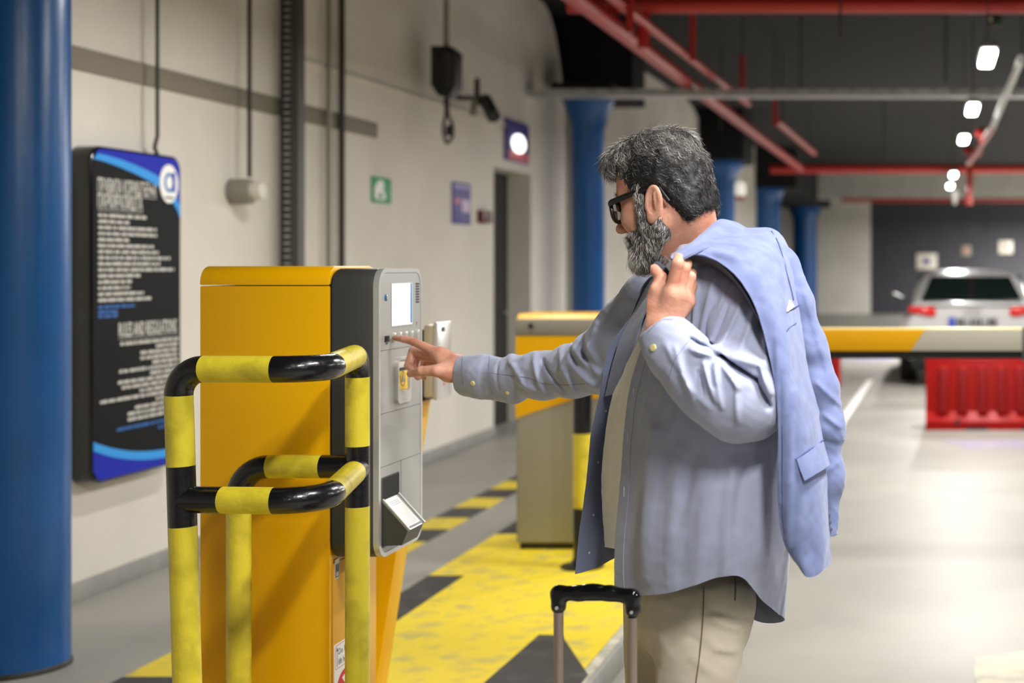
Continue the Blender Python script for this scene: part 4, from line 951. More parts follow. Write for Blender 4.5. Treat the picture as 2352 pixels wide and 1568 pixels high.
def legp():
    return dict(hipL=W(1620, 1400, 2.83), hipR=W(1530, 1400, 2.97))
lg_ = legp()
kneeL = Vector((-.475, 2.80, .50)); ankL = Vector((-.455, 2.84, .10)); kneeR = Vector((-.57, 2.99, .50)); ankR = Vector((-.60, 3.02, .10))
def leg_sdf(p, g=0, fat=1):
    d = cone(p, lg_['hipL'], kneeL, .088*fat, .066); d = smin(d, cone(p, kneeL, ankL, .064, .054+g), .02)
    e = cone(p, lg_['hipR'], kneeR, .088*fat, .062); e = smin(e, cone(p, kneeR, ankR, .06, .054+g), .02)
    return d, e
P5, F5 = nets(lambda p: np.minimum(*leg_sdf(p, 0, .8))+.02, (-.78, 2.6, .08), (-.25, 3.2, .9), .014)
def join_solids(parts):
    """union of closed meshes into one continuous surface"""
    def tmp(me): o = bpy.data.objects.new('tmp', me); COL.objects.link(o); return o
    cur = None
    for P, Fq in parts:
        me = bpy.data.meshes.new('tmp'); me.from_pydata([tuple(v) for v in P], [], [tuple(f) for f in Fq]); me.update()
        if cur is None: cur = me; continue
        na, nb = len(cur.vertices), len(P)
        for solver in ('MANIFOLD', 'EXACT'):
            o1, o2 = tmp(cur), tmp(me); m = o1.modifiers.new('u', 'BOOLEAN'); m.operation = 'UNION'; m.object = o2; m.solver = solver
            bpy.context.view_layer.update(); dg = bpy.context.evaluated_depsgraph_get(); r = bpy.data.meshes.new_from_object(o1.evaluated_get(dg))
            bpy.data.objects.remove(o1); bpy.data.objects.remove(o2)
            if len(r.vertices) > na*.8+nb*.55 and len(r.vertices) != na: break
        print('union', solver, na, nb, len(r.vertices))
        if len(r.vertices) <= na*.8+nb*.55: return None
        cur = r
    return cur
me = join_solids([(P4, F4), (P1, F1), (P2, F2), (P3, F3), (P5, F5)])
if me is not None:
    me.materials.clear(); body = link('body', me, SK, pm)
else:
    Vs = []; Fs = []; n = 0
    for P, Fq in ((P1, F1), (P2, F2), (P3, F3), (P4, F4), (P5, F5)):
        Vs.append(P); Fs.append(Fq+n); n += len(P)
    body = pyobj('body', np.vstack(Vs), np.vstack(Fs), [SK], pm)
print('BODY', me is not None, len(body.data.vertices))

# ---- eyes, glasses
def hpt(x, y, z): return Vector(tuple(toW((x, y, z))))
for s in (1, -1):
    bm = bmesh.new(); bmesh.ops.create_uvsphere(bm, u_segments=16, v_segments=10, radius=.0122)
    bmesh.ops.translate(bm, verts=bm.verts, vec=hpt(.0725, s*.033, 0)); obj('eye', bm, mat('eye_white', (225, 220, 212), .15), body)
    obj('iris', tube([hpt(.0838, s*.033, 0), hpt(.0852, s*.033, 0)], .0055, 14), mat('iris_brown', (70, 46, 34), .2), body)
gl = obj('glasses', tube([hpt(.099, s*.011, .012+.002*(1-abs(s))) for s in np.linspace(-1, 1, 7)], .0028, 8), M['blackgloss'], pm, label='black framed glasses')
for s in (1, -1):
    # rim outline, flatter at the top
    Cc = (.097, s*.036, -.004); pts = []; N = 32
    for k in range(N+1):
        a = 2*math.pi*k/N; y = math.copysign(abs(math.cos(a))**.75, math.cos(a))*.0255; z = math.copysign(abs(math.sin(a))**.75, math.sin(a))*(.019 if math.sin(a) > 0 else .022)
        pts.append(hpt(Cc[0]-.10*(y*s+.0)*.25-.35*abs(y*s)*0-.004*(y*s > 0)*abs(y)/.025, Cc[1]+y, Cc[2]+z))
    obj('rim', tube(pts, .0042, 8), M['black'], gl)
    bm = bmesh.new(); vs = [bm.verts.new(p) for p in pts[:-1]]; f = bm.faces.new(vs); bmesh.ops.solidify(bm, geom=[f], thickness=.0015)
    obj('lens', bm, mat('lens_glass', (225, 235, 240), .05, trans=.92), gl)
    obj('temple_arm', tube([hpt(.093, s*.0655, .009), hpt(.085, s*.0715, .010), hpt(.05, s*.0775, .014), hpt(.0, s*.081, .019), hpt(-.03, s*.083, .013), hpt(-.045, s*.080, -.016)], [.0029, .0032, .0029, .0026, .0024, .002], 10, flat=2.1), M['black'], gl)

# ---- hair and beard
def hair_local(q):
    w = .0035*noise3(q, 110, 11)+.0015*noise3(q, 260, 12)
    d = ell(q, (-.005, 0, .044), (.096, .083, .087))
    d = smin(d, ell(q, (.062, .01, .098), (.048, .058, .028)), .02)         # forelock
    d = smin(d, ell(q, (.090, .016, .080), (.02, .044, .019)), .012)
    d = smin(d, ell(q, (.0, .0, .118), (.07, .06, .022)), .03)
    d = smin(d, ell(q, (-.061, 0, -.020), (.040, .066, .056)), .03)        # back
    d = d+w
    ay = np.abs(q[..., 1])
    # hairline: keep what is above/behind
    face = (q[..., 0]-.070)-.35*(q[..., 2]-.060)                              # forward of this: forehead
    d = smax(d, np.where(q[..., 2] < .066, face, -1), .006)
    side = -(q[..., 2]-(.006+.9*np.maximum(q[..., 0]-.04, 0)))        # temple line above the ear
    cut = np.where(q[..., 0] > -.026, side, -(q[..., 2]+.062+.5*(q[..., 0]+.055)))
    d = smax(d, cut, .008)
    d = smax(d, -(ell(q, (-.010, .088, -.016), (.025, .022, .034))), .003)
    return d
def sheet_from(fn, lo, hi, res, it=1):
    P, Fq = nets(fn, lo, hi, res); P = relax(P, Fq, it, .4); return P, Fq
HP, HF = sheet_from(hair_local, (-.14, -.105, -.10), (.13, .105, .165), .003)
hcols = [mat('hair_black', (24, 22, 23), .6), mat('hair_dark_grey', (70, 67, 66), .5), mat('hair_grey', (150, 146, 142), .42), mat('hair_silver', (222, 218, 213), .42)]
def normals(P, Fq):
    n = np.cross(P[Fq[:, 2]]-P[Fq[:, 0]], P[Fq[:, 3]]-P[Fq[:, 1]]); N = np.zeros_like(P)
    for i in range(4): np.add.at(N, Fq[:, i], n)
    return N/(np.linalg.norm(N, axis=1)[:, None]+1e-12)
HN = normals(HP, HF)
def strands(roots, nrm, flow, length, rad, seg=7, lift=.25, wave=.004, wf=90, curl=None, sd=1):
    """tapered three-sided hairs; returns vertices and quads"""
    r = np.random.default_rng(sd); n = len(roots); p = roots.copy(); pts = [p.copy()]
    d = flow/(np.linalg.norm(flow, axis=1)[:, None]+1e-9); ph = r.uniform(0, 6.28, n); jit = r.normal(size=(n, 3))*.18
    side = np.cross(nrm, d); st = length/(seg-1)
    for k in range(1, seg):
        t = k/(seg-1); v = d+jit+nrm*(lift*(1-1.6*t))[:, None]+side*(wave*wf*np.cos(ph+t*5))[:, None]
        v /= np.linalg.norm(v, axis=1)[:, None]; p = p+v*st[:, None]; pts.append(p.copy())
    A = np.stack(pts, 1); V = []; b1 = side/(np.linalg.norm(side, axis=1)[:, None]+1e-9); b2 = nrm
    for k in range(seg):
        R = rad*(1-.8*(k/(seg-1))**1.5)
        for j in range(3):
            a = 2*math.pi*j/3; V.append(A[:, k]+R[:, None]*(math.cos(a)*b1+math.sin(a)*b2))
    V = np.stack(V, 1).reshape(n, seg*3, 3); base = (np.arange(n)*seg*3)[:, None]; Q = []
    for k in range(seg-1):
        for j in range(3):
            Q.append(np.stack([base[:, 0]+k*3+j, base[:, 0]+k*3+(j+1) % 3, base[:, 0]+(k+1)*3+(j+1) % 3, base[:, 0]+(k+1)*3+j], 1))
    Q = np.stack(Q, 1)   # n, faces, 4
    return V.reshape(-1, 3), Q
def grow(name, P, N, count, flowfn, lenfn, radv, shadefn, lift, wave, keep, parent, base, sd, baseshade):
    r = np.random.default_rng(sd); ok = np.where(keep(P))[0]; idx = r.choice(ok, count); root = P[idx]+r.normal(size=(count, 3))*.0012; nn = N[idx]
    fl = flowfn(root); fl = fl-nn*(fl*nn).sum(1)[:, None]
    V, Q = strands(root-nn*.002, nn, fl, lenfn(root)*r.uniform(.6, 1.25, count), np.full(count, radv)*r.uniform(.6, 1.3, count), lift=lift(root), wave=wave, sd=sd)
    s = np.clip(np.round(shadefn(root)+r.normal(size=count)*.75), 0, 3).astype(int)
    nf = Q.shape[1]; BP, BF = base; bs = baseshade(BP[BF[:, 0]])
    allV = np.vstack([BP, V]); allF = np.vstack([BF, Q.reshape(-1, 4)+len(BP)]); mi = np.concatenate([bs, np.repeat(s, nf)])
    return pyobj(name, toW(allV), allF, hcols, parent, mi=mi)
def hflow(q):
    f = np.zeros_like(q); top = np.clip((q[:, 2]-.07)/.05, 0, 1); fr = np.clip((q[:, 0]-.02)/.05, 0, 1)*top
    f[:, 0] = -1*(1-fr)+.9*fr; f[:, 2] = -.35-.6*np.clip((-q[:, 0]-.05)/.05, 0, 1)+.3*fr-2.2*np.clip((q[:, 0]-.07)/.02, 0, 1)
    f[:, 1] = .3*noise3(q, 55, 21)+.35*top*np.sign(q[:, 1]); f[:, 2] += .35*noise3(q, 60, 22); return f
def hshade(q):
    top = np.clip((q[:, 2]-.055)/.045, 0, 1); s = .3+1.35*top+.6*noise3(q, 90, 31)
    s += 1.5*np.clip((q[:, 0]-.03)/.03, 0, 1)*(1-top)            # grey temples
    s += 2.2*np.clip((-.062-q[:, 2])/.012, 0, 1)               # silver nape
    s += .9*np.clip((-.085-q[:, 0])/.02, 0, 1)*np.clip((q[:, 2])/.03, 0, 1)
    return s
hair = grow('hair', HP, HN, 26000, hflow, lambda q: .018+.012*np.clip((q[:, 2]-.05)/.05, 0, 1), .00042, hshade, lambda q: .08+.10*np.clip((q[:, 2]-.07)/.05, 0, 1), .010, lambda P: P[:, 2] > -.09, pm, (HP, HF), 5, lambda q: np.clip(np.round(hshade(q)*.45), 0, 1).astype(int))
def beard_local(q):
    w = .002*noise3(q, 230, 41)
    qm = q.copy(); qm[..., 1] = np.abs(q[..., 1])
    d = cone(qm, (-.008, .058, -.05), (.055, .033, -.107), .0185, .024)
    d = smin(d, ell(q, (.070, 0, -.108), (.031, .036, .026)), .02)
    d = smin(d, cone(qm, (.020, .071, .030), (.016, .064, -.05), .0115, .018), .012)
    d = smin(d, cone(qm, (.022, .064, -.025), (.06, .046, -.060), .009, .010), .014)
    d = smin(d, cone(qm, (-.012, .062, -.068), (.02, .05, -.09), .016, .016), .01)     # sideburn
    d = smin(d, cone(qm, (.092, .0, -.058), (.078, .032, -.072), .0085, .009), .008)     # moustache
    d = smin(d, cone(qm, (.077, .033, -.072), (.062, .032, -.105), .011, .018), .01)
    d = smin(d, cone(qm, (.05, .045, -.07), (.03, .055, -.075), .014, .014), .012)
    d = smin(d, ell(q, (.035, 0, -.116), (.045, .04, .018)), .02)
    d = smax(d, -ell(q, (.1, 0, -.077), (.03, .022, .0055)), .003)
    d = smax(d, -ell(q, (-.014, .086, -.018), (.019, .022, .032)), .003)
    return d+w
BP_, BF_ = sheet_from(beard_local, (-.05, -.10, -.16), (.12, .10, .03), .0026)
BN = normals(BP_, BF_)
def bflow(q):
    f = np.zeros_like(q); f[:, 0] = .25+.5*np.clip((q[:, 0]-.03)/.05, 0, 1); f[:, 2] = -1; f[:, 1] = .4*noise3(q, 80, 51); f[:, 0] += .5*noise3(q, 70, 52); return f
def bshade(q): return 2.45+.7*noise3(q, 100, 61)-1.7*np.clip((-.105-q[:, 2])/.02, 0, 1)*np.clip((.065-q[:, 0])/.03, 0, 1)+.5*np.clip((q[:, 2]+.03)/.03, 0, 1)
beard = grow('beard', BP_, BN, 14000, bflow, lambda q: .012+.010*np.clip((-.07-q[:, 2])/.04, 0, 1), .00036, bshade, lambda q: np.full(len(q), .45), .004, lambda P: P[:, 2] > -.2, pm, (BP_, BF_), 6, lambda q: np.clip(np.round(bshade(q)*.55), 0, 1).astype(int))
# eyebrows
rr = np.random.default_rng(8)
for sg in (1, -1):
    q = np.stack([np.full(130, .090), rr.uniform(.014, .052, 130)*sg, rr.normal(.024, .003, 130)], 1); q[:, 0] -= .25*(np.abs(q[:, 1])-.014)
    V, Q = strands(q, np.tile([1., 0, .1], (130, 1)), np.stack([np.zeros(130), np.full(130, float(sg)), np.full(130, .2)], 1), np.full(130, .010), np.full(130, .00035), sd=9, lift=np.full(130, .4))
    pyobj('eyebrow', toW(V), Q.reshape(-1, 4), hcols[1], pm)
# ---- clothing
def loft(rows, nu, nv, ycol=True):
    """rows of control points (px, py, Y) -> smooth grid of world points, nv x nu"""
    R = [catmull([W(*p) for p in row], nu) for row in rows]; R = np.array(R)          # rows x nu x 3
    m = len(R); out = np.empty((nv, nu, 3))
    for j in range(nu): out[:, j] = catmull(R[:, j], nv)
    return out
def gridnormals(G):
    du = np.gradient(G, axis=1); dv = np.gradient(G, axis=0); n = np.cross(du, dv); return n/(np.linalg.norm(n, axis=-1)[..., None]+1e-12)
def grid_faces(nv, nu, off=0):
    i, j = np.meshgrid(np.arange(nv-1), np.arange(nu-1), indexing='ij'); a = (i*nu+j).ravel()+off
    return np.stack([a, a+1, a+nu+1, a+nu], 1)
def cloth_sheet(name, G, th, mats, parent, flip=False):
    """sheet with real thickness: outer face, inner face and closed rim"""
    nv, nu, _ = G.shape; N = gridnormals(G)*(-1 if flip else 1); A = G.reshape(-1, 3); Bk = (G-N*th).reshape(-1, 3); n = len(A)
    f = grid_faces(nv, nu); fb = grid_faces(nv, nu, n)[:, ::-1]
    ring = [j for j in range(nu)]+[i*nu+nu-1 for i in range(1, nv)]+[(nv-1)*nu+j for j in range(nu-2, -1, -1)]+[i*nu for i in range(nv-2, 0, -1)]
    rim = [[ring[(k+1) % len(ring)], ring[k], ring[k]+n, ring[(k+1) % len(ring)]+n] for k in range(len(ring))]
    F_ = np.vstack([f, fb, rim]); mi = [0]*len(f)+[1]*len(fb)+[0]*len(rim)
    if flip: F_ = F_[:, ::-1]
    return pyobj(name, np.vstack([A, Bk]), F_, mats, parent, mi=mi)

# t-shirt: closed trunk under the open shirt
tsr = [[(1518, 640, 2.92), (1540, 640, 2.84), (1640, 640, 2.80), (1660, 640, 3.0), (1540, 640, 3.01), (1518, 640, 2.92)],
       [(1460, 760, 2.94), (1505, 760, 2.83), (1680, 760, 2.76), (1700, 760, 3.04), (1530, 760, 3.05), (1460, 760, 2.94)],
       [(1418, 871, 2.93), (1480, 871, 2.79), (1690, 871, 2.74), (1710, 871, 3.05), (1510, 871, 3.07), (1418, 871, 2.93)],
       [(1392, 985, 2.94), (1470, 985, 2.78), (1700, 985, 2.74), (1710, 985, 3.06), (1500, 985, 3.08), (1392, 985, 2.94)],
       [(1383, 1090, 2.94), (1465, 1090, 2.79), (1700, 1090, 2.75), (1710, 1090, 3.06), (1500, 1090, 3.08), (1383, 1090, 2.94)],
       [(1384, 1180, 2.94), (1470, 1180, 2.80), (1690, 1180, 2.76), (1700, 1180, 3.05), (1500, 1180, 3.07), (1384, 1180, 2.94)],
       [(1388, 1256, 2.94), (1475, 1268, 2.81), (1680, 1262, 2.78), (1690, 1262, 3.04), (1500, 1262, 3.06), (1388, 1256, 2.94)]]
G = loft(tsr, 90, 90); N = gridnormals(G)
G = G+N*(.003*noise3(G*np.array([1, 1, .35]), 60, 71)+.0012*noise3(G, 160, 72))[..., None]
cloth_sheet('t_shirt', G, .003, [TS, TS], pm, flip=True)

# open shirt body: near front edge, round the side and back, to the far front edge
NR = [  # A near edge,          B,                C,                D,                E,                F,                G,                 H far edge
 [(1540, 566, 2.88), (1580, 560, 2.80), (1650, 560, 2.77), (1715, 575, 2.82), (1725, 580, 2.92), (1690, 575, 3.00), (1610, 575, 3.03), (1560, 590, 2.98)],
 [(1518, 640, 2.84), (1570, 625, 2.70), (1660, 610, 2.68), (1752, 630, 2.76), (1775, 640, 2.92), (1735, 640, 3.06), (1600, 640, 3.13), (1492, 640, 3.00)],
 [(1500, 720, 2.80), (1570, 720, 2.68), (1680, 720, 2.63), (1780, 720, 2.72), (1800, 720, 2.92), (1750, 720, 3.09), (1590, 720, 3.16), (1450, 715, 3.00)],
 [(1470, 812, 2.79), (1560, 812, 2.66), (1685, 812, 2.62), (1788, 812, 2.71), (1812, 812, 2.92), (1760, 812, 3.11), (1590, 812, 3.17), (1400, 800, 2.97)],
 [(1446, 900, 2.79), (1545, 900, 2.66), (1680, 900, 2.61), (1792, 900, 2.70), (1815, 900, 2.90), (1765, 900, 3.12), (1580, 900, 3.17), (1381, 900, 2.96)],
 [(1433, 1000, 2.79), (1535, 1000, 2.655), (1675, 1000, 2.61), (1792, 1000, 2.70), (1815, 1000, 2.90), (1765, 1000, 3.12), (1575, 1000, 3.17), (1356, 1000, 2.95)],
 [(1425, 1120, 2.79), (1528, 1120, 2.65), (1672, 1120, 2.61), (1792, 1120, 2.71), (1815, 1120, 2.90), (1765, 1120, 3.11), (1560, 1120, 3.15), (1340, 1130, 2.94)],
 [(1414, 1250, 2.79), (1520, 1250, 2.65), (1670, 1250, 2.62), (1795, 1250, 2.72), (1812, 1250, 2.90), (1755, 1240, 3.09), (1545, 1210, 3.14), (1328, 1230, 2.93)],
 [(1413, 1366, 2.79), (1530, 1362, 2.655), (1685, 1320, 2.64), (1752, 1380, 2.74), (1798, 1425, 2.89), (1712, 1412, 3.03), (1540, 1255, 3.13), (1321, 1318, 2.92)]]
nu, nv = 260, 220
G = loft(NR, nu, nv)
u = np.linspace(0, 1, nu)[None, :]; v = np.linspace(0, 1, nv)[:, None]
near = np.clip((u*7 < 3.6)*1.0, 0, 1)*np.ones_like(v)
N = -gridnormals(G)
if N[nv//2, int(nu*2/7)][1] > 0: N = -N
fl = [(1500, 1000, 1470, 1330, 26, .010), (1560, 980, 1540, 1340, 22, .005), (1640, 1120, 1600, 1330, 24, .006), (1545, 1000, 1600, 860, 12, .004), (1690, 1060, 1665, 1310, 15, .006),
      (1600, 620, 1590, 800, 7, .005), (1640, 640, 1605, 800, 9, .006), (1675, 640, 1630, 800, 8, .005), (1700, 700, 1640, 810, 10, .005), (1560, 740, 1558, 800, 9, .004),
      (1520, 900, 1500, 1020, 14, .004), (1740, 1100, 1760, 1380, 18, .006), (1720, 1040, 1690, 1200, 14, -.005), (1600, 1040, 1560, 1200, 16, -.005), (1480, 850, 1450, 1000, 9, .003)]
dsp = 1.35*folds(G, fl, 2.64)*near+.0025*noise3(G*np.array([1, 1, .3]), 45, 81)+.0008*noise3(G, 150, 82)
# gathers on the far flap, seen from its inside
dsp = dsp+(1-near)*.004*np.sin(G[..., 0]*70+G[..., 2]*4)
G2 = G+N*dsp[..., None]
sh = cloth_sheet('shirt', G2, .0016, [SH, SHI], pm, flip=(gridnormals(G2)[nv//2, int(nu*2/7)][1] > 0))
# stitched fronts, buttons, hems
def strip_along(G, j0, j1, i0, i1, off, side=1):
    S = G[i0:i1, j0:j1]; return S+gridnormals(S)*off*side
sgn = 1 if gridnormals(G2)[nv//2, 10][1] < 0 else -1
S = strip_along(G2, 0, 9, 40, nv, .0015, sgn); cloth_sheet('placket', S, .0015, [SH, SH], sh, flip=(sgn < 0))
sgnh = 1 if gridnormals(G2)[nv//2, nu-5][1] < 0 else -1
S = strip_along(G2, nu-9, nu, 70, nv, .0015, sgnh); cloth_sheet('placket', S, .0015, [SHI, SHI], sh, flip=(sgnh < 0))
bt_m = mat('pearl_button', (226, 214, 150), .25, coat=.3); btw = mat('thread', (214, 214, 224), .7)
def button(c, n, r=.0055, par=None, m=None):
    c = Vector(c); n = Vector(n).normalized(); bm = tube([c-n*.0015, c+n*.0016, c+n*.0022], [r, r, r*.6], 16)
    return obj('button', bm, m or bt_m, par or sh)
for i in (95, 122, 150, 178, 205):
    button(G2[i, nu-5], gridnormals(G2)[i, nu-5]*sgnh, .0028, sh, btw)
for i in (110, 138, 166): 
    p = Vector(G2[i, 4]); obj('buttonhole', B(p.x-.0012, p.x+.0012, p.y-.004, p.y-.0028, p.z-.010, p.z+.010, bev=.0004), btw, sh)
# breast pocket on the near side
rowp = [[(1548, 704, 2.655), (1585, 706, 2.636), (1624, 702, 2.625)], [(1546, 750, 2.655), (1585, 752, 2.632), (1624, 750, 2.62)]]
# collar: two leaves round the neck
def coll(rows, name, m=[SH, SHI], th=.003, par=None, lab=None, amp=.001, flip=None):
    Gc = loft(rows, 50, 30); Nn = gridnormals(Gc); Gc = Gc+Nn*(amp*noise3(Gc, 90, 91))[..., None]
    fl_ = Nn[15, 25][1] > 0 if flip is None else flip
    o = cloth_sheet(name, Gc, th, m, par or sh, flip=fl_); return o
coll([[(1500, 640, 3.02), (1530, 610, 2.93), (1570, 590, 2.84), (1630, 560, 2.80)], [(1490, 655, 3.02), (1512, 640, 2.90), (1560, 625, 2.80), (1640, 590, 2.76)], [(1478, 690, 3.01), (1494, 680, 2.88), (1545, 670, 2.76), (1650, 610, 2.74)]], 'collar')
coll([[(1518, 625, 2.86), (1505, 635, 2.94), (1490, 645, 3.02)], [(1508, 665, 2.85), (1480, 690, 2.93), (1468, 690, 3.0)], [(1492, 700, 2.86), (1455, 745, 2.93), (1440, 745, 2.98)], [(1482, 712, 2.86), (1444, 790, 2.91), (1420, 790, 2.955)], [(1450, 800, 2.885), (1424, 845, 2.92), (1403, 850, 2.955)], [(1404, 905, 2.93), (1397, 908, 2.945), (1389, 910, 2.957)]], 'collar_leaf', m=[SHI, SHI], flip=None)

import mathutils
BVS = {}
def onto(bv, px, py, off):
    t = W(px, py, 1.0); o0 = Vector((0, 0, H)); h = bv.ray_cast(o0, (t-o0).normalized()); n = h[1] if h[1].y < 0 else -h[1]
    return h[0]+n*off, n
# sleeves, grown as solids with folds, hollow at the cuff
def sleeve(name, line, rad, fl, Y, cut, res, lo, hi, amp, seed, hollow, flat=None, extra=None, par=None):
    P = [W(*p) for p in line]
    cn = np.array(tuple(Vector(tuple(cut[1])).normalized())); cuffw = .062
    def fn(p):
        d = None
        for i in range(len(P)-1):
            e = cone(p, P[i], P[i+1], rad[i], rad[i+1], flat); d = e if d is None else smin(d, e, .028)
        if extra: d = extra(p, d)
        w = 1.45*folds(p, fl, Y)*np.clip((P[0].y+.16-p[..., 1])/.1, .15, 1)
        sc_ = (p-np.array(tuple(P[0])))@cn; d = d-.0016/(1+np.exp(-(sc_+cuffw)/.0012))
        d = d-w-amp*noise3(p*np.array([1, 1, 1]), 55, seed)-.0007*noise3(p, 170, seed+1)
        c, n = cut; c = np.array(tuple(c)); n = np.array(tuple(n)); n = n/np.linalg.norm(n)
        d = smax(d, (p-c)@n, .0015)
        h = cone(p, P[0]+Vector(tuple(n))*.05, P[0]-Vector(tuple(n))*.05, hollow, hollow*.9, flat)
        return smax(d, -h, .0015)
    V, Fq = nets(fn, lo, hi, res); V = relax(V, Fq, 1, .3)
    BVS[name] = mathutils.bvhtree.BVHTree.FromPolygons([tuple(p) for p in V], [tuple(f) for f in Fq])
    return pyobj(name, V, Fq, [SH], par or pm)
# right sleeve, reaching
RL = [(1066, 857, 3.415), (1110, 862, 3.39), (1180, 868, 3.35), (1250, 862, 3.30), (1320, 852, 3.245), (1385, 828, 3.19), (1450, 765, 3.13), (1500, 690, 3.08)]
RR = [.040, .0425, .046, .0505, .057, .068, .076, .070]
rfl = [(1130, 816, 1215, 905, 9, .005), (1215, 822, 1245, 912, 8, .006), (1205, 810, 1150, 840, 7, .004), (1290, 800, 1330, 900, 9, .006), (1345, 778, 1300, 850, 10, .007), (1345, 800, 1400, 850, 8, .009), (1370, 765, 1395, 820, 9, .007), (1330, 830, 1385, 880, 8, .006),
       (1360, 800, 1385, 840, 6, -.008), (1240, 830, 1300, 890, 5, -.005), (1170, 880, 1230, 900, 6, .004), (1320, 790, 1345, 830, 6, -.006), (1110, 830, 1118, 900, 4, -.0025), (1400, 740, 1380, 800, 10, .007)]
def rextra(p, d):
    a, b = W(1075, 885, 3.40), W(1180, 905, 3.34)
    d = smin(d, cone(p, a, b, .018, .016), .03)
    lo_ = cone(p, W(1068, 893, 3.41), W(1185, 912, 3.34), .009, .010); return smin(d, lo_, .012)
rs = sleeve('right_sleeve', RL, RR, rfl, 3.22, (W(1053, 857, 3.42), (-1, 0, .03)), .0028, (W(1040, 0, 3.42).x, 2.98, W(0, 955, 3.3).z), (W(1535, 0, 3.05).x, 3.52, W(0, 600, 3.0).z), .0022, 101, .036, None, rextra, sh)
def ringtube(name, c, n, r1, r2, wd, th, m, par):
    n = Vector(n).normalized(); return tube([Vector(c)-n*wd/2, Vector(c)+n*wd/2], [r1, r2], 28)
cuffd = Vector(W(1120, 862, 3.385))-Vector(W(1055, 856, 3.42))
button(*onto(BVS['right_sleeve'], 1086, 880, .001), .0058, rs); button(*onto(BVS['right_sleeve'], 1166, 902, .001), .0045, rs)
def sleeve_seam(nm, par, pts, name='seam'):
    q = [onto(BVS[nm], px, py, .0003)[0] for px, py in catmull([(x, y, 0) for x, y in pts], 24)[:, :2]]
    return obj(name, tube(q, .0005, 6), mat('shirt_stitching', (112, 120, 152), .9), par)
sleeve_seam('right_sleeve', rs, [(1124, 818), (1123, 850), (1126, 880), (1130, 904)], 'cuff_seam')
sleeve_seam('right_sleeve', rs, [(1127, 856), (1170, 862), (1215, 868), (1245, 880), (1300, 884), (1350, 880)])
sleeve_seam('right_sleeve', rs, [(1062, 818), (1061, 850), (1064, 885)], 'cuff_stitch')

# left sleeve, bent, hand at the shoulder
LL = [(1520, 762, 2.566), (1548, 800, 2.563), (1590, 848, 2.56), (1640, 892, 2.562), (1692, 918, 2.575), (1712, 900, 2.60), (1712, 830, 2.64), (1700, 745, 2.685), (1690, 660, 2.73)]
LRd = [.040, .046, .053, .061, .068, .068, .066, .066, .062]
lfl = [(1562, 797, 1603, 909, 7, .006), (1540, 790, 1580, 860, 8, .004), (1600, 800, 1640, 812, 8, .010), (1626, 827, 1655, 915, 7, .008), (1650, 830, 1668, 930, 6, .006), (1670, 838, 1705, 885, 7, .007), (1700, 880, 1702, 962, 7, .005),
       (1647, 812, 1682, 835, 5, -.012), (1682, 835, 1738, 871, 6, -.015), (1738, 871, 1768, 932, 6, -.012), (1690, 818, 1750, 835, 12, .010), (1750, 840, 1772, 900, 8, .010), (1750, 760, 1762, 840, 8, .006), (1690, 700, 1650, 800, 8, .006), (1730, 690, 1700, 800, 8, .005),
       (1590, 776, 1640, 806, 4, -.007), (1615, 850, 1625, 900, 5, -.005), (1638, 840, 1648, 880, 4, -.005), (1575, 860, 1640, 930, 8, .003), (1660, 700, 1630, 790, 6, -.005)]
def lextra(p, d):
    d = smin(d, cone(p, W(1745, 870, 2.61), W(1752, 930, 2.60), .030, .030), .05)
    d = smin(d, cone(p, W(1700, 965, 2.60), W(1740, 960, 2.60), .030, .026), .04); return d
ndir = Vector(W(1512, 745, 2.566))-Vector(W(1560, 815, 2.56))
ls = sleeve('left_sleeve', LL, LRd, lfl, 2.55, (W(1518, 742, 2.565), ndir), .0028, (W(1462, 0, 2.55).x, 2.46, W(0, 1030, 2.55).z), (W(1795, 0, 2.6).x, 2.82, W(0, 600, 2.7).z), .0022, 111, .034, None, lextra, sh)
button(*onto(BVS['left_sleeve'], 1501, 798, .001), .0062, ls)
sleeve_seam('left_sleeve', ls, [(1536, 872), (1548, 830), (1572, 795), (1590, 775)], 'cuff_seam')
sleeve_seam('left_sleeve', ls, [(1487, 765), (1500, 750), (1520, 735), (1545, 733)], 'cuff_stitch')

# trousers
tfl = [(1600, 1390, 1560, 1440, 20, .004), (1640, 1410, 1700, 1450, 9, .007), (1700, 1430, 1640, 1400, 8, -.004), (1560, 1430, 1690, 1520, 10, -.003), (1640, 1480, 1690, 1500, 8, .006), (1600, 1500, 1670, 1560, 9, .004), (1500, 1430, 1530, 1480, 12, .004)]
def tr_fn(p):
    a, b = leg_sdf(p, .03, 1.0); hp = ell(p, tuple(W(1595, 1395, 2.90)), (.125, .155, .11)); 
    a = smin(a, cone(p, W(1612, 1400, 2.81), Vector((-.455, 2.79, .6)), .078, .075), .02)
    hp = smin(hp, ell(p, tuple(W(1565, 1300, 2.92)), (.12, .115, .10)), .03); d = smin(np.minimum(a, b), hp, .03)-folds(p, tfl, 2.76)*(p[..., 1] < 2.86)-.0025*noise3(p, 42, 121)-.0012*noise3(p*np.array([1, 1, 2.2]), 70, 122)
    return np.maximum(smax(d, p[..., 2]-W(0, 1225, 2.9).z, .004), .045-p[..., 2])
Pp, Fp = nets(tr_fn, (-.82, 2.62, .03), (-.2, 3.22, 1.0), .0055); Pp = relax(Pp, Fp, 1, .4)
tr_o = pyobj('trousers', Pp, Fp, [PT], pm)
import mathutils
bv = mathutils.bvhtree.BVHTree.FromPolygons([tuple(p) for p in Pp], [tuple(f) for f in Fp])
def drape(pts, off=.0):
    out = []
    for px, py in pts:
        t = W(px, py, 1.0); o0 = Vector((0, 0, H)); d = (t-o0).normalized(); h = bv.ray_cast(o0, d)
        if h[0]: out.append(h[0]+h[1]*off)
    return out
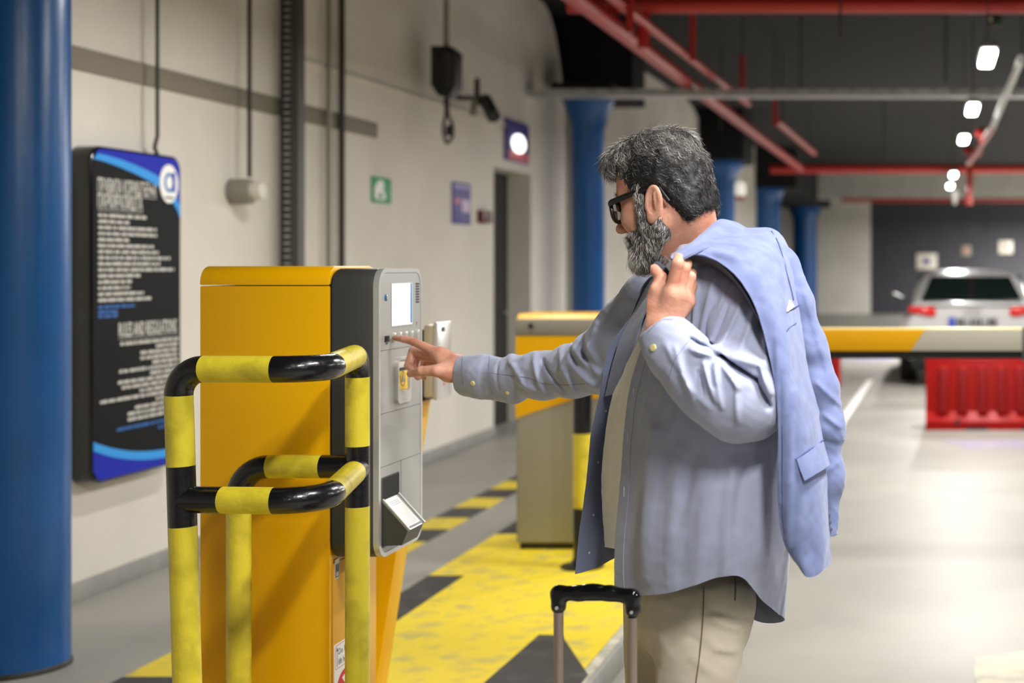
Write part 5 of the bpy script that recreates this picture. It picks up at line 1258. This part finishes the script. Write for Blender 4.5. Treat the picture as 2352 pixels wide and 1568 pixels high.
for ln in ([(1617, 1345), (1616, 1400), (1613, 1450), (1608, 1500), (1600, 1560), (1592, 1620), (1585, 1680)], [(1688, 1325), (1690, 1350), (1689, 1378)]):
    q = drape(ln)
    if len(q) > 2: obj('seam', tube(catmull([p+Vector((0, -.003, 0)) for p in q], 30), .0013, 6), mat('seam_thread', (128, 112, 88), .8), tr_o)
for s, (k_, a_) in enumerate(((kneeL, ankL), (kneeR, ankR))):
    def shoe(p, a=a_):
        c = np.array([a.x, a.y, 0]); d = ell(p, c+np.array([-.02, 0, .055]), (.07, .042, .06)); d = smin(d, ell(p, c+np.array([-.12, -.005, .035]), (.085, .047, .036)), .03)
        return smax(d, .004-p[..., 2], .003)
    Ps, Fs_ = nets(shoe, (a_.x-.24, a_.y-.07, -.01), (a_.x+.09, a_.y+.07, .14), .006); pyobj('shoe', Ps, Fs_, [mat('brown_shoe', (90, 60, 40), .4)], pm)

# ================================================================== jacket over the shoulder
jk = thing('jacket', 'light blue linen jacket slung over his near shoulder, gripped by its collar', 'jacket', tuple(W(1820, 1100, 2.72)))
JR = [ # inner edge                          middle                                outer edge
 [(1541, 594, 2.575), (1541, 590, 2.585), (1541, 586, 2.60), (1544, 582, 2.625), (1550, 580, 2.66)],
 [(1580, 582, 2.585), (1578, 575, 2.60), (1580, 566, 2.63), (1590, 558, 2.68), (1604, 548, 2.78)],
 [(1622, 586, 2.60), (1624, 572, 2.615), (1632, 556, 2.66), (1645, 540, 2.74), (1665, 528, 2.86)],
 [(1664, 610, 2.59), (1676, 584, 2.61), (1692, 560, 2.66), (1708, 540, 2.74), (1725, 523, 2.87)],
 [(1704, 650, 2.575), (1722, 612, 2.60), (1742, 582, 2.65), (1762, 552, 2.74), (1785, 530, 2.86)],
 [(1738, 710, 2.56), (1760, 672, 2.58), (1784, 640, 2.63), (1802, 615, 2.70), (1822, 600, 2.80)],
 [(1762, 795, 2.55), (1785, 775, 2.56), (1806, 755, 2.60), (1822, 735, 2.66), (1838, 720, 2.74)],
 [(1780, 890, 2.545), (1804, 880, 2.55), (1824, 870, 2.58), (1842, 862, 2.63), (1856, 855, 2.70)],
 [(1788, 990, 2.55), (1815, 985, 2.55), (1842, 980, 2.57), (1866, 975, 2.62), (1884, 968, 2.69)],
 [(1786, 1100, 2.56), (1818, 1095, 2.555), (1850, 1085, 2.575), (1878, 1075, 2.61), (1896, 1062, 2.67)],
 [(1790, 1200, 2.57), (1825, 1205, 2.565), (1858, 1195, 2.58), (1886, 1180, 2.61), (1902, 1165, 2.66)],
 [(1806, 1258, 2.58), (1836, 1275, 2.575), (1864, 1270, 2.59), (1892, 1250, 2.61), (1907, 1235, 2.66)],
 [(1836, 1308, 2.59), (1850, 1324, 2.585), (1872, 1323, 2.595), (1892, 1309, 2.61), (1909, 1292, 2.66)]]
G = loft(JR, 90, 260); N = gridnormals(G)
if N[150, 45][1] > 0: N = -N
jfl = [(1800, 700, 1812, 1250, 10, .004), (1822, 900, 1815, 1250, 8, .004), (1770, 660, 1850, 1000, 12, .003), (1700, 600, 1640, 580, 8, .004), (1850, 1000, 1830, 1280, 14, .003), (1786, 700, 1795, 1150, 7, .004), (1835, 760, 1870, 960, 9, .005), (1690, 560, 1780, 600, 10, .004)]
G = G+N*(folds(G, jfl, 2.58)+.0022*noise3(G*np.array([1, 1, .4]), 50, 131)+.0007*noise3(G, 140, 132))[..., None]
jp = cloth_sheet('front_panel', G, .003, [JK, JKI], jk, flip=(gridnormals(G)[150, 45][1] > 0))
# turned collar over the top edge
CR = [[(1544, 586, 2.585), (1585, 558, 2.66), (1620, 528, 2.76), (1652, 504, 2.85), (1690, 509, 2.92), (1722, 527, 2.93)],
      [(1541, 592, 2.57), (1584, 563, 2.63), (1622, 533, 2.72), (1660, 513, 2.80), (1696, 515, 2.86), (1722, 528, 2.89)],
      [(1548, 596, 2.572), (1588, 572, 2.61), (1628, 552, 2.68), (1666, 535, 2.75), (1700, 528, 2.81), (1722, 532, 2.86)],
      [(1562, 597, 2.568), (1596, 578, 2.586), (1636, 563, 2.636), (1670, 548, 2.70), (1702, 537, 2.77), (1722, 536, 2.84)]]
o = coll(CR, 'collar', [JK, JK], .004, jk)
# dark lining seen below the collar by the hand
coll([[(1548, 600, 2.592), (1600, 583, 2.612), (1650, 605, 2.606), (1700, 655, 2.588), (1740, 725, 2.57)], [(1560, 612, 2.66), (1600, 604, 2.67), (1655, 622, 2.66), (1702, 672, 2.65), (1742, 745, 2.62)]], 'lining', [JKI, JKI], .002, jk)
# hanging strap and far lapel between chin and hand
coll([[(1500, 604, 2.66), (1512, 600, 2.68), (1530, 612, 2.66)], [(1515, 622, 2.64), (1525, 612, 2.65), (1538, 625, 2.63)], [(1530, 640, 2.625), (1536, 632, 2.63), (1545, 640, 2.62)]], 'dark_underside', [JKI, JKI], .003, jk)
# hanging sleeve
SL = [(1770, 560, 2.80), (1800, 610, 2.79), (1826, 690, 2.775), (1856, 800, 2.77), (1878, 890, 2.765), (1894, 980, 2.76), (1898, 1100, 2.755), (1898, 1234, 2.75)]
SRd = [.020, .026, .030, .033, .035, .0345, .030, .0215]
PS = [W(*p) for p in SL]
sfl = [(1880, 780, 1905, 860, 8, .004), (1880, 880, 1930, 930, 6, .005), (1895, 950, 1932, 980, 6, .005), (1890, 1010, 1925, 1020, 6, -.004), (1840, 640, 1880, 780, 8, .004), (1900, 1080, 1925, 1060, 7, .003)]
def slf(p):
    d = None
    for i in range(len(PS)-1):
        e = cone(p, PS[i], PS[i+1], SRd[i], SRd[i+1]); d = e if d is None else smin(d, e, .03)
    d = d-folds(p, sfl, 2.74)-.0025*noise3(p, 60, 141)-.0008*noise3(p, 160, 142)
    d = smax(d, PS[-1].z+.004-p[..., 2], .002)
    return smax(d, -cone(p, PS[-1]-Vector((0, 0, .03)), PS[-1]+Vector((0, 0, .03)), .017, .017), .002)
Pq, Fq2 = nets(slf, (W(1735, 0, 2.75).x, 2.69, W(0, 1245, 2.75).z), (W(1945, 0, 2.75).x, 2.87, W(0, 530, 2.75).z), .003); Pq = relax(Pq, Fq2, 1, .3)
slo = pyobj('sleeve', Pq, Fq2, [JK], jk)
for k in range(3): button(W(1906-k*2, 1215-16*k, 2.722), (.2, -1, 0), .005, slo, mat('jacket_button', (92, 96, 118), .4))
# back hem of the jacket behind the panel
bvj = mathutils.bvhtree.BVHTree.FromPolygons([tuple(p) for p in G.reshape(-1, 3)], [tuple(f) for f in grid_faces(*G.shape[:2])])
def onjk(px, py, off=.002):
    t = W(px, py, 1.0); o0 = Vector((0, 0, H)); h = bvj.ray_cast(o0, (t-o0).normalized())
    if not h[0]: return W(px, py, 2.58)
    n = h[1] if h[1].y < 0 else -h[1]; return h[0]+n*off
def patch(name, quad, m, th, n=12, bulge=0, par=jk):
    (a, b, c, d_) = quad; Gp = np.empty((n, n, 3))
    for i in range(n):
        for j in range(n):
            s, t = j/(n-1), i/(n-1); px = (a[0]*(1-s)+b[0]*s)*(1-t)+(d_[0]*(1-s)+c[0]*s)*t; py = (a[1]*(1-s)+b[1]*s)*(1-t)+(d_[1]*(1-s)+c[1]*s)*t
            Gp[i, j] = onjk(px, py, .003+bulge*t)
    return cloth_sheet(name, Gp, th, [m, m], par, flip=(gridnormals(Gp)[n//2, n//2][1] > 0))
pf = patch('pocket_flap', ((1828, 1055), (1888, 1014), (1896, 1068), (1842, 1103)), JK, .003, bulge=.006)
def seamj(pts, r=.0009, off=.0012, m=None, name='seam'): 
    q = [onjk(px, py, off) for px, py in pts]; return obj(name, tube(catmull(q, 30), r, 6), m or mat('jacket_seam', (84, 96, 146), .9), jk)
seamj([(1826, 1054), (1858, 1032), (1890, 1010)], .0014)
seamj([(1812, 712), (1828, 704), (1834, 700)], .001); seamj([(1806, 760), (1812, 752), (1828, 742)], .0008)
patch('pocket_square', ((1806, 712), (1812, 690), (1822, 704), (1806, 716)), TS, .002, n=8, par=jk)
seamj([(1772, 532), (1786, 556), (1796, 585), (1806, 625), (1815, 660), (1822, 690)], .0012)
seamj([(1752, 760), (1775, 860), (1797, 980), (1797, 1120), (1802, 1210), (1822, 1270)], .0007, .001)
